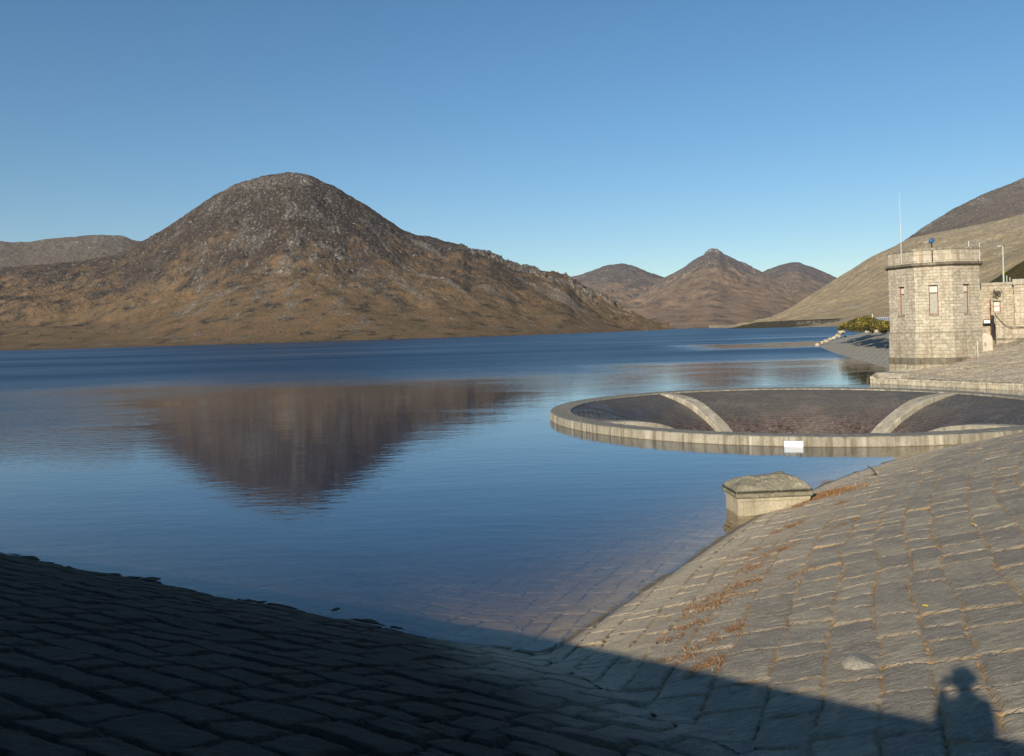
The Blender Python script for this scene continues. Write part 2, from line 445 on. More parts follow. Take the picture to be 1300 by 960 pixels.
def hill(name, label, ridge, shore_d, ridge_d, mat, x0, x1, cols, rows, prof=1.5, amp=10., wl=150., rough=4., rwl=30., cragf=None, screef=None, top=1.0, back=.5, seed=0, toe=None, profx=None):
    rx, ry = np.array(ridge, float).T
    xs = np.linspace(x0, x1, cols)
    yy = np.interp(xs, rx, ry)
    # soften the corners of the traced skyline a little
    k = max(3, int(cols / (x1 - x0) * 7)) | 1
    yy = np.convolve(np.pad(yy, k // 2, mode='edge'), np.hanning(k + 2)[1:-1] / np.hanning(k + 2)[1:-1].sum(), 'valid')
    zs = np.array([shore_d(x) for x in xs]); zr = np.array([ridge_d(x) for x in xs])
    Rr = np.stack([ray(a, b) for a, b in zip(xs, yy)])
    Hh = EYE + Rr[:, 2] * zr
    base = np.zeros(cols) - 1.0
    t = np.r_[np.linspace(0, 1, rows) ** .8, 1 + np.linspace(0, back, rows // 5)[1:]]
    T, I = np.meshgrid(t, np.arange(cols), indexing='ij')
    D = zs[I] + (zr - zs)[I] * T
    Xw = Rr[:, 0][I] * D; Yw = D
    p = prof if profx is None else np.array([profx(x) for x in xs])[I]
    u = np.clip(T, 0, 1)
    shape = np.where(T <= 1, u ** p * (1 - .0 * u), 1 - ((T - 1) / back * .9) ** 1.5)
    Z = base[I] + (Hh[I] - base[I]) * shape
    env = np.clip(shape * 3, 0, 1) * (1 - .72 * sstep(.80, 1.0, T) * (T <= 1) - .72 * (T > 1))
    Z = Z + env * amp * fbm(Xw / wl, Yw / wl, 4, seed)
    rg = 1 - np.abs(fbm(Xw / rwl, Yw / rwl, 5, seed + 30, .55)) * 2
    cr = np.zeros_like(Z) if cragf is None else cragf(xs[I], T, Xw, Yw)
    sc = np.zeros_like(Z) if screef is None else screef(xs[I], T, Xw, Yw)
    envr = np.clip(shape * 3, 0, 1) * (1 - .5 * (T > .97))
    Z = Z + envr * rough * rg * (.35 + .65 * sstep(.1, .6, shape)) * (1 + 2.6 * cr * (cols > 1200) * (xs[I] > 560) + .8 * cr)
    V = np.stack([Xw, Yw, Z], -1).reshape(-1, 3)
    rise = np.clip(Z / max(1, Hh.max()), 0, 1) * top
    o = raw_mesh(name, V, grid_faces(len(t), cols)[:, ::-1], mat, attrs={'rise': rise, 'crag': cr, 'scree': sc})
    tag(o, label, kind='structure'); return o

# the big hill across the water
main_ridge = [(-700, 325), (-200, 338), (0, 341), (60, 337), (110, 331), (150, 324), (165, 315), (200, 294), (235, 273), (270, 250), (300, 236), (330, 225), (350, 220), (365, 218), (380, 219), (395, 223), (430, 240), (470, 265), (510, 291), (530, 299), (545, 300), (560, 304), (588, 310), (598, 318), (625, 324), (650, 336), (682, 344), (722, 350), (736, 361), (760, 372), (780, 386), (800, 398), (820, 408), (838, 415.5), (850, 417)]
def m_sh(x): return float(np.interp(x, [-700, -100, 100, 300, 500, 600, 720, 800, 850], [900, 1000, 1040, 1060, 1100, 1150, 1290, 1480, 1750]))
def m_rd(x): return float(np.interp(x, [-700, 0, 150, 365, 530, 620, 720, 800, 850], [1900, 1900, 1850, 1780, 1800, 1850, 1950, 2000, 2050]))
def m_crag(x, T, X, Y):
    b = fbm(X / 60, Y / 60, 4, 44)
    k = sstep(.80, .90, T) * (1 - sstep(1.0, 1.03, T)) * sstep(575, 600, x) * (1 - sstep(805, 825, x)) * sstep(-.10, .15, b)
    k2 = sstep(.35, .5, T) * (1 - sstep(.95, 1.0, T)) * (1 - sstep(430, 540, x)) * sstep(150, 260, x) * sstep(.0, .4, fbm(X / 38, Y / 60, 5, 45)) * .85
    k3 = sstep(.90, .97, T) * sstep(225, 300, x) * (1 - sstep(420, 470, x)) * sstep(-.1, .25, fbm(X / 80, Y / 70, 3, 46)) * .8
    k4 = sstep(.22, .30, T) * (1 - sstep(.4, .5, T)) * (1 - sstep(380, 560, x)) * sstep(120, 200, x) * sstep(.20, .38, fbm(X / 30, Y / 60, 5, 49)) * .9
    k5 = sstep(.05, .1, T) * (1 - sstep(.2, .3, T)) * sstep(.30, .42, fbm(X / 50, Y / 50, 5, 51)) * .6
    return np.clip(k + k2 + k3 + k4 + k5, 0, 1)
def m_scree(x, T, X, Y):
    s = perlin((x + T * 260) / 26, T * 2.0, 61) + .5 * perlin((x + T * 260) / 9, T * 4, 62)
    return sstep(.10, .45, s) * sstep(440, 520, x) * sstep(.25, .5, T) * (1 - sstep(.88, .97, T)) * (1 - sstep(790, 830, x))
hm_main = hill_mat('moor and rock', (.205, .134, .074), (.140, .108, .062), (.042, .034, .029), (.078, .060, .047), (.29, .275, .245), rk=.95, line=(.16, .50), rs=.11)
def m_prof(x): return float(np.interp(x, [-200, 0, 150, 365, 500, 620, 850], [2.3, 2.3, 2.0, 1.55, 1.35, 1.15, 1.0]))
hill('hill', 'broad brown rocky hill across the water at the left', main_ridge, m_sh, m_rd, hm_main, -260, 850, 1500, 380, 1.6, amp=26, wl=210, rough=3.2, rwl=26, cragf=m_crag, screef=m_scree, seed=2, profx=m_prof)

# pale plateau behind its left shoulder
hm_far = hill_mat('far plateau', (.19, .14, .08), (.14, .11, .065), (.12, .095, .07), (.17, .14, .10), (.30, .28, .24), rk=.6, rs=.03, mott=.008)
hill('hill', 'pale flat-topped plateau on the left skyline', [(-700, 300), (-100, 307), (0, 307), (30, 308), (60, 304), (100, 301), (130, 299), (155, 301), (180, 308), (220, 330), (300, 360)], lambda x: 2600, lambda x: 4300, hm_far, -200, 300, 420, 120, 1.3, amp=25, wl=500, rough=7, rwl=90,
     cragf=lambda x, T, X, Y: sstep(.82, .9, T) * (1 - sstep(1, 1.03, T)) * sstep(-.1, .3, fbm(X / 120, Y / 200, 4, 9)), seed=12)

# the peaks at the head of the valley
hm_head = hill_mat('valley head', (.36, .25, .165), (.22, .165, .115), (.115, .10, .09), (.175, .15, .13), (.36, .34, .32), rk=.8, rs=.035, line=(.45, .75), mott=.0085)
hill('hill', 'left low rounded peak at the head of the valley', [(640, 372), (700, 357), (735, 351), (755, 344), (772, 338), (788, 336), (803, 338), (820, 345), (845, 353), (870, 366), (900, 385), (940, 405)], lambda x: 3000, lambda x: 5400, hm_head, 640, 940, 420, 130, 1.25, amp=45, wl=600, rough=11, rwl=120, seed=22, top=1.0)
hill('hill', 'right rounded peak at the head of the valley', [(880, 392), (920, 372), (950, 356), (972, 344), (990, 337), (1005, 333), (1014, 333), (1030, 339), (1055, 350), (1085, 366), (1200, 400)], lambda x: 3100, lambda x: 5700, hm_head, 880, 1200, 420, 130, 1.2, amp=45, wl=600, rough=11, rwl=120, seed=27, top=1.0)
def d_crag(x, T, X, Y): return sstep(.93, .97, T) * sstep(890, 897, x) * (1 - sstep(914, 922, x)) + .7 * sstep(.7, .8, T) * (1 - sstep(.98, 1.02, T)) * sstep(0.0, .3, fbm(X / 90, Y / 150, 4, 19))
hill('hill', 'central pointed peak with a rocky top at the head of the valley', [(620, 412), (720, 404), (760, 397), (795, 383), (825, 367), (845, 352), (862, 344), (880, 331), (893, 323.5), (899, 319), (903, 317.5), (909, 317.5), (914, 320), (920, 325), (940, 334), (960, 343), (975, 350), (1000, 364), (1040, 386), (1100, 408)], lambda x: 2300, lambda x: 4700, hm_head, 620, 1100, 640, 170, 1.15, amp=38, wl=420, rough=10, rwl=90, cragf=d_crag, seed=33, top=.95)

# mountain on the right, behind the tower
hm_right = hill_mat('right mountain', (.46, .365, .225), (.38, .305, .185), (.36, .295, .195), (.42, .345, .235), (.62, .58, .49), rk=.95, rs=.11, line=(.5, .9), mott=.016)
hm_rtop = hill_mat('heather mountain', (.16, .13, .10), (.13, .11, .085), (.11, .095, .08), (.16, .14, .115), (.40, .37, .33), rk=.95, rs=.09, mott=.012)
hill('hill', 'dark heather mountain climbing out of frame at the right', [(1060, 372), (1100, 340), (1127, 322), (1150, 305), (1175, 288), (1210, 266), (1250, 246), (1300, 227), (1400, 190), (1700, 120)], lambda x: 1900, lambda x: 2900, hm_rtop, 1060, 1700, 520, 150, 1.2, amp=18, wl=300, rough=4, rwl=40, seed=41, back=.2,
     cragf=lambda x, T, X, Y: sstep(.85, .95, T) * sstep(-.1, .3, fbm(X / 60, Y / 90, 4, 9)) * .8)
def r_scree(x, T, X, Y):
    s = perlin((x * .8 + T * 240) / 22, T * 2.0, 71) + .6 * perlin((x * .8 + T * 240) / 8, T * 4, 72)
    return sstep(.25, .6, s) * sstep(.2, .35, T) * .8
hill('hill', 'tan grassy mountainside rising behind the tower', [(900, 415), (950, 413), (975, 406), (1000, 394), (1030, 374), (1050, 361), (1080, 343), (1110, 325), (1127, 317), (1152, 305), (1204, 293), (1260, 281), (1300, 272), (1500, 235), (1800, 190)], lambda x: float(np.interp(x, [900, 1000, 1300], [2100, 1200, 620])), lambda x: float(np.interp(x, [900, 1000, 1300, 1800], [2300, 2150, 1750, 1400])), hm_right, 900, 1800, 900, 260, 1.25, amp=16, wl=200, rough=3.5, rwl=40, screef=r_scree, seed=52)
hm_near = hill_mat('olive bank', (.115, .095, .035), (.095, .082, .032), (.10, .075, .03), (.13, .10, .045), (.2, .18, .13), rk=.05, rs=.4, mott=.1)
hill('hill', 'near olive grass bank rising behind the low stone building', [(1190, 395), (1225, 380), (1246, 366), (1270, 350), (1300, 331), (1450, 250), (1600, 180)], lambda x: 125, lambda x: 230, hm_near, 1190, 1600, 260, 90, 1.0, amp=2, wl=40, rough=.4, rwl=6, seed=60)
hm_low = hill_mat('low shore', (.065, .062, .030), (.085, .072, .035), (.06, .05, .03), (.08, .065, .045), (.38, .33, .26), rk=.5, rs=.12, mott=.03)
hill('hill', 'low dark green shore with a pale rock cutting beyond the bank', [(925, 418), (940, 414), (960, 409.5), (1010, 407), (1070, 404.5), (1140, 402), (1250, 398)], lambda x: float(np.interp(x, [925, 1250], [1350, 900])), lambda x: float(np.interp(x, [925, 1250], [1420, 1000])), hm_low, 925, 1250, 420, 40, .8, amp=1.2, wl=60, rough=1.0, rwl=18, seed=70, back=1.0,
     cragf=lambda x, T, X, Y: sstep(1008, 1016, x) * (1 - sstep(1062, 1075, x)) * sstep(.2, .3, T) * (1 - sstep(.6, .8, T)) * .95)

# ------------------------------------------------------------------ stone pitching of the dam face
def stone_field(U, V, wv=(.44, .72), lu=(.55, 1.15), seed=0, jw=.015, depth=.045):
    """U along a course, V across the courses; returns height, joint mask, per-stone value"""
    rg = np.random.default_rng(seed)
    Uw = U + .07 * fbm(U * 1.3, V * 1.3, 3, seed + 3); Vw = V + .13 * fbm(U * .5, V * .6, 3, seed + 7)
    v0, v1 = V.min() - 1, V.max() + 2; u0, u1 = U.min() - 3, U.max() + 4
    rows = [v0]
    while rows[-1] < v1: rows.append(rows[-1] + rg.uniform(*wv))
    rows = np.array(rows)
    ri = np.clip(np.searchsorted(rows, Vw) - 1, 0, len(rows) - 2)
    dv = np.minimum(Vw - rows[ri], rows[ri + 1] - Vw)
    du = np.zeros_like(U); rnd = np.zeros_like(U); tu = np.zeros_like(U); cu = np.zeros_like(U); off = np.zeros_like(U)
    for k in np.unique(ri):
        m = ri == k
        cb = [u0 - rg.uniform(0, 1)]
        while cb[-1] < u1: cb.append(cb[-1] + rg.uniform(*lu) * (1.0 if rg.random() > .15 else .6))
        cb = np.array(cb); n = len(cb)
        skew = (Vw[m] - rows[k]) * rg.uniform(-.14, .14)
        uu = Uw[m] + skew
        ci = np.clip(np.searchsorted(cb, uu) - 1, 0, n - 2)
        du[m] = np.minimum(uu - cb[ci], cb[ci + 1] - uu)
        a, b, c, d = rg.random(n), rg.normal(0, 1, n), rg.normal(0, 1, n), rg.normal(0, 1, n)
        rnd[m] = a[ci]; off[m] = b[ci] * .009
        mid = (cb[ci] + cb[ci + 1]) / 2
        tu[m] = (uu - mid) * c[ci] * .018 + (Vw[m] - (rows[k] + rows[k + 1]) / 2) * d[ci] * .022
    e = np.minimum(du, dv)
    # rounded corners
    q = .05
    e = np.where((du < q) & (dv < q), q - np.hypot(q - du, q - dv), e)
    e = e + .026 * fbm(U * 5, V * 7, 3, seed + 13)
    jm = 1 - sstep(jw * .6, jw * 1.5, e)
    dome = .026 * (1 - np.exp(-np.clip(e, 0, 1) / .020)) - .026
    rough = .010 * fbm(U * 2.2, V * 3.4, 5, seed + 21, .6) + .007 * (1 - 2 * np.abs(fbm(U * 6, V * 9, 4, seed + 22)))
    Hh = off + tu + dome + rough * (1 - .5 * jm) - jm * depth
    return Hh, jm, rnd

m_pitch = mat_pitch('granite pitching'); m_pitch_pale = mat_pitch('pale pitching', 1.2)
GRASS_SPOTS = []

def pitch_R():
    C2, L = smooth_curve([(-3.6, 1.5), (-1.4, 6.4), (1.5, 13.2), (4.2, 19.5), (7, 24.6), (10.6, 29.6), (14.6, 34), (20.5, 38.8), (28, 43.5), (37, 50), (41.5, 60)], 900)
    s = np.linspace(0, L, 900)
    u = [0.0]
    while u[-1] < L: u.append(u[-1] + (.030 if u[-1] < 27 else .030 + (u[-1] - 27) * .003))
    u = np.array(u[:-1])
    v = np.r_[np.arange(-11, -6, .06), np.arange(-6, 12.2, .033), np.arange(12.2, 18, .15)]
    px, py = np.interp(u, s, C2[:, 0]), np.interp(u, s, C2[:, 1])
    tx, ty = np.gradient(C2[:, 0], s), np.gradient(C2[:, 1], s)
    k = 61; ke = np.ones(k) / k
    tx = np.convolve(np.pad(tx, k // 2, mode='edge'), ke, 'valid'); ty = np.convolve(np.pad(ty, k // 2, mode='edge'), ke, 'valid')
    tx, ty = np.interp(u, s, tx), np.interp(u, s, ty); nn = np.hypot(tx, ty); tx /= nn; ty /= nn
    U, W = np.meshgrid(u, v, indexing='ij')
    X = px[:, None] + ty[:, None] * W; Y = py[:, None] - tx[:, None] * W
    h, a, b = bank(X, Y, True)
    r = np.hypot(X - BC[0], Y - BC[1])
    keep = (b > a - .06) & (r > BR - .9) & (h > -2.6) & (h < CREST + 1)
    st, jm, rnd = stone_field(U, W, seed=1)
    # joints stay open by the water and are silted up higher on the bank
    lv = sstep(-.1, .9, h)
    st = st + jm * .030 * lv
    Z = h + st * np.where(r < BR + .5, .35, 1) * (.8 + .2 * sstep(.05, .5, np.abs(h))) + .02 * fbm(X * .5, Y * .5, 3, 5)
    idx = keep.ravel()
    Fq = grid_faces(len(u), len(v), idx)
    used = np.unique(Fq); mp = np.full(X.size, -1); mp[used] = np.arange(len(used))
    V3 = np.stack([X, Y, Z], -1).reshape(-1, 3)[used]
    o = raw_mesh('embankment', V3, mp[Fq][:, ::-1], m_pitch, attrs={'joint': jm.ravel()[used], 'rnd': rnd.ravel()[used], 'level': (h.ravel()[used] + 1.0) / 3.6, 'tone': np.ones(len(used))})
    tag(o, 'sunlit slope of fitted grey stone blocks running down into the water', kind='structure')
    # where dead grass can root
    sel = np.where((jm.ravel() > .8) & keep.ravel() & (h.ravel() > .15) & (Y.ravel() > 4) & (Y.ravel() < 40))[0]
    sel = np.random.default_rng(3).choice(sel, 60000)
    GRASS_SPOTS.append(np.stack([X.ravel()[sel], Y.ravel()[sel], Z.ravel()[sel]], 1))

def pitch_L():
    t = np.array([.866, -.5])
    u = np.arange(-32, 9, .05); v = np.arange(-10, 13.4, .045)
    U, W = np.meshgrid(u, v, indexing='ij')
    X = LP0[0] + t[0] * U - LN[0] * W; Y = LP0[1] + t[1] * U - LN[1] * W
    h, a, b = bank(X, Y, True)
    keep = (a > b - .06) & (h > -2.4)
    st, jm, rnd = stone_field(U, W, wv=(.42, .7), lu=(.5, 1.2), seed=9, jw=.03, depth=.06)
    Z = h + st * (.6 + .5 * sstep(.1, .8, h)) + .05 * fbm(X * .6, Y * .6, 3, 5)
    # shade painted into this face's stone tone; it thins out towards the sunny corner
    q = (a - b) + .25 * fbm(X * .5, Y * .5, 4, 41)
    shade_tone = 1 - .86 * sstep(.0, 1.1, q)
    idx = keep.ravel(); Fq = grid_faces(len(u), len(v), idx)
    used = np.unique(Fq); mp = np.full(X.size, -1); mp[used] = np.arange(len(used))
    V3 = np.stack([X, Y, Z], -1).reshape(-1, 3)[used]
    o = raw_mesh('embankment', V3, mp[Fq][:, ::-1], m_pitch, attrs={'joint': jm.ravel()[used], 'rnd': rnd.ravel()[used], 'level': (h.ravel()[used] + 1.0) / 3.6, 'tone': shade_tone.ravel()[used]})
    tag(o, 'shaded near slope of rough stone blocks at the lower left', kind='structure')
pitch_R(); pitch_L()

# coarse body of the dam under and behind the pitching
def dam_body():
    x = np.arange(-140, 120, 1.0); y = np.arange(-90, 74, 1.0)
    X, Y = np.meshgrid(x, y, indexing='ij')
    h, a, b = bank(X, Y, True)
    r = np.hypot(X - BC[0], Y - BC[1])
    Z = h - .17 - .25 * sstep(-2, .3, -h)
    keep = (h > -4) & (r > BR + 1.5)
    m = NT('crest turf'); vv = m.co('Object')
    m.base(m.mix(m.ramp(m.noise(vv, 1.5, 5), [(.4, 0), (.6, 1)]), (.07, .065, .03), (.13, .12, .09))); m.nrm(m.bump(m.noise(vv, 12, 5), .6, .05))
    o = raw_mesh('dam_crest', np.stack([X, Y, Z], -1).reshape(-1, 3), grid_faces(len(x), len(y), keep.ravel()), m.m, attrs=None)
    tag(o, 'turf covered top of the dam behind the stone face', kind='structure')
dam_body()

# ------------------------------------------------------------------ overflow weir
m_cope = mat_concrete('weathered coping', (.33, .30, .23), (.45, .41, .32), .55)
def weir():
    root = empty('overflow_weir', (BC[0], BC[1], 0))
    tag(root, 'huge round bellmouth overflow with pale coping and curved ribs in the water', 'overflow weir')
    na = 480; th = np.linspace(0, 2 * np.pi, na + 1)[:-1]
    prof = [(BR, -6), (BR, -.02), (BR - .004, .0), (BR - .01, .2), (BR - .02, COPE - .05), (BR - .07, COPE), (BR - .4, COPE + .01), (BR - 1.35, COPE - .01), (BR - 1.42, COPE - .05), (BR - 1.43, COPE - .35)]
    P = np.array(prof)
    # dress stones: radial joints every 1.05 m
    nseg = 96; ph = (th * nseg / (2 * np.pi)) % 1
    jd = np.minimum(ph, 1 - ph)
    groove = .022 * (jd < .02)
    seg = np.floor(th * nseg / (2 * np.pi)).astype(int); so = np.random.default_rng(4).normal(0, .006, nseg + 1)[seg]
    V = []
    for r, z in prof:
        top = z > .3
        rr = r + so - groove * (r > BR - .1); zz = z + (so * .7 - groove) * top
        V.append(np.stack([rr * np.cos(th), rr * np.sin(th), zz + 0 * th], 1))
    V = np.array(V).reshape(-1, 3); n = len(prof)
    i = np.arange((n - 1) * na); a, c = i // na, i % na; c2 = (c + 1) % na
    Fq = np.stack([a * na + c, a * na + c2, (a + 1) * na + c2, (a + 1) * na + c], 1)
    t = NT('coping stone'); o = t.co('Object')
    cc = t.mix(t.ramp(t.noise(o, .5, 5, .65), [(.3, 0), (.7, 1)]), (.26, .24, .185), (.38, .35, .27))
    cc = t.mix(t.ramp(t.noise(o, 9, 4, .65), [(.42, 0), (.66, .55)]), cc, (.20, .185, .14))
    cc = t.mix(t.ramp(t.noise(t.co('Object', (2.6, 2.6, .25)), 1.3, 5, .65), [(.46, 0), (.60, .85)]), cc, (.15, .135, .095))
    cc = t.mix(t.ramp(t.noise(t.co('Object', (1.1, 1.1, .1)), 1.0, 3, .6), [(.56, 0), (.68, .6)]), cc, (.62, .58, .47))
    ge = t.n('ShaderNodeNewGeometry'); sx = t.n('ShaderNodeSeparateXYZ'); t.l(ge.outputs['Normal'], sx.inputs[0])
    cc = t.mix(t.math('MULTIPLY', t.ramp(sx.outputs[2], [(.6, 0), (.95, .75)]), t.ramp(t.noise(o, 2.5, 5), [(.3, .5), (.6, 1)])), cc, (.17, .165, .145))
    # thin rusty waterline
    sp = t.n('ShaderNodeSeparateXYZ'); t.l(t.co('Object'), sp.inputs[0])
    cc = t.mix(t.ramp(t.math('ADD', sp.outputs[2], t.math('MULTIPLY', t.noise(o, 3, 3), .05)), [(.025, .85), (.075, 0)]), cc, (.13, .085, .04))
    t.base(cc); t.nrm(t.bump(t.noise(o, 16, 5, .7), .5, .02))
    raw_mesh('coping', V, Fq, t.m, root, smooth=False)
    # funnel, laid in stepped courses
    rk = np.array([14.75, 12.9, 10.9, 8.6, 6.87, 5.0, 3.6, 3.2, 3.1]); zk = np.array([.36, .10, -.35, -1.3, -2.4, -4.4, -7.2, -9.5, -22.])
    tt = np.linspace(0, 1, 150) ; s = np.r_[0, np.cumsum(np.hypot(np.diff(rk), np.diff(zk)))]
    rr = np.interp(tt * s[-1], s, rk); zz = np.interp(tt * s[-1], s, zk)
    ke = np.hanning(15); ke /= ke.sum()
    rr = np.convolve(np.pad(rr, 7, mode='edge'), ke, 'valid'); zz = np.convolve(np.pad(zz, 7, mode='edge'), ke, 'valid')
    nc = 90; ss = np.r_[0, np.cumsum(np.hypot(np.diff(rr), np.diff(zz)))]
    rows = np.linspace(0, ss[-1], 4 * nc)
    R = np.interp(rows, ss, rr); Z = np.interp(rows, ss, zz)
    V = []
    for k in range(len(rows)):
        f = k % 4; dz = (.035, .0, -.015, -.04)[f]
        jit = .015 * perlin(th * 40 + (k // 4) * 3.7, th * 0 + (k // 4) * 1.3, 3)
        V.append(np.stack([R[k] * np.cos(th), R[k] * np.sin(th), Z[k] + dz + jit], 1))
    V = np.array(V).reshape(-1, 3); n = len(rows)
    i = np.arange((n - 1) * na); a, c = i // na, i % na; c2 = (c + 1) % na
    Fq = np.stack([a * na + c, a * na + c2, (a + 1) * na + c2, (a + 1) * na + c], 1)
    t = NT('wet weir stone'); o = t.co('Object'); v = t.co('UV')
    br = t.n('ShaderNodeTexBrick'); t.l(v, br.inputs['Vector']); br.inputs['Scale'].default_value = 1
    br.inputs['Brick Width'].default_value = .5; br.inputs['Row Height'].default_value = .31; br.inputs['Mortar Size'].default_value = .02
    br.inputs['Color1'].default_value = (.080, .076, .072, 1); br.inputs['Color2'].default_value = (.100, .094, .088, 1); br.inputs['Mortar'].default_value = (.055, .051, .048, 1)
    sp = t.n('ShaderNodeSeparateXYZ'); t.l(o, sp.inputs[0])
    low = t.ramp(t.math('ADD', t.math('MULTIPLY', sp.outputs[2], -.28), t.math('MULTIPLY', t.noise(o, .5, 4), .5)), [(.42, 0), (.75, 1)])
    cc = t.mix(low, br.outputs['Color'], t.mix(t.ramp(t.noise(o, 2.2, 6, .7), [(.40, 0), (.58, 1)]), (.120, .088, .078), (.058, .046, .043)))
    cc = t.mix(t.math('MULTIPLY', t.ramp(t.noise(o, 3.4, 5, .7), [(.53, 0), (.62, 1)]), low), cc, (.16, .13, .115))
    cc = t.mix(t.math('MULTIPLY', t.ramp(t.noise(t.co('Object', (1, 1, .5)), 1.4, 6, .7, 1.0), [(.55, 0), (.62, .8)]), low), cc, (.045, .022, .02))
    cc = t.mix(t.ramp(t.noise(o, .35, 4), [(.5, 0), (.66, .5)]), cc, (.16, .135, .115))
    t.base(cc)
    t.l(t.ramp(t.noise(o, .8, 4), [(.35, .38), (.6, .8)]), t.b.inputs['Roughness'])
    t.nrm(t.bump(t.math('ADD', t.math('MULTIPLY', br.outputs['Fac'], -1), t.noise(o, 9, 5, .7)), .7, .03))
    f = raw_mesh('funnel', V, Fq, t.m, root, smooth=False)
    uv = f.data.uv_layers.new(name='UVMap')
    vi = np.zeros(len(f.data.loops), np.int32); f.data.loops.foreach_get('vertex_index', vi)
    ang = th[vi % na]; ang = np.where((ang < .02) & (np.repeat(ang.reshape(-1, 4).max(1), 4) > 6), ang + 2 * np.pi, ang)
    uv.data.foreach_set('uv', np.stack([ang * 12.0, rows[vi // na]], 1).astype(np.float32).ravel())
    # ribs
    rr_ = np.array([14.9, 13.9, 12.9, 11.9, 10.9, 9.8, 8.6, 7.7, 6.87, 5.9, 5.0, 4.2, 3.6, 3.1])
    zr_ = np.array([.44, .41, .36, .26, .09, -.33, -.93, -1.42, -2.03, -2.95, -4.0, -5.4, -7.0, -9.5])
    tr = np.linspace(0, 1, 60); s = np.r_[0, np.cumsum(np.hypot(np.diff(rr_), np.diff(zr_)))]
    ke = np.hanning(9); ke /= ke.sum()
    Rb = np.convolve(np.pad(np.interp(tr * s[-1], s, rr_), 4, mode='edge'), ke, 'valid')
    Zb = np.convolve(np.pad(np.interp(tr * s[-1], s, zr_), 4, mode='edge'), ke, 'valid')
    for a in (25, 115, 205, 295):
        A = math.radians(a); ca, sa = math.cos(A), math.sin(A)
        w0 = np.interp(Rb, [3, 8, 12, 14.9], [.50, .58, .55, .42])
        V = []
        for k in range(60):
            for q, dz in ((-1, -1.1), (-1, -.05), (-.9, 0), (.9, 0), (1, -.05), (1, -1.1)):
                lw = w0[k] * q
                V.append((Rb[k] * ca - lw * sa, Rb[k] * sa + lw * ca, Zb[k] + dz))
        Fq = [(k * 6 + j, (k + 1) * 6 + j, (k + 1) * 6 + j + 1, k * 6 + j + 1) for k in range(59) for j in range(5)]
        ob = raw_mesh('rib', np.array(V), np.array(Fq), m_cope, root, smooth=False)
    return root
weir()

# white board on the coping
def sign():
    c = on_level(1007.5, 569.5, 0.0); d = c[:2] - BC; d /= np.linalg.norm(d); ang = math.atan2(d[1], d[0]) + math.pi / 2
    p = BC + d * (BR + .06)
    root = empty('sign_board', (p[0], p[1], 0), ang)
    tag(root, 'small blank white board hung on the coping of the round weir at the waterline', 'sign')
    m = MB(); m.box((0, 0, 0.0), (.80, .03, .50)); m.build('board', plain('white board', (.80, .80, .80), .5, var=.02), root, bevel=.004)
    m = MB(); m.box((-.415, 0, 0), (.03, .045, .53)); m.box((.415, 0, 0), (.03, .045, .53)); m.box((0, 0, .265), (.80, .045, .03)); m.box((0, 0, -.265), (.80, .045, .03))
    m.build('frame', plain('pale blue frame', (.45, .60, .72), .5, var=.05), root)
    m = MB()
    for x in (-.25, .25): m = MB(); m.tube([(x, 0.02, .26), (x, .02, COPE + .02), (x, -.35, COPE + .03)], .012, 6); m.build('bracket', plain('steel', (.35, .35, .35), .5, .6), root)
sign()

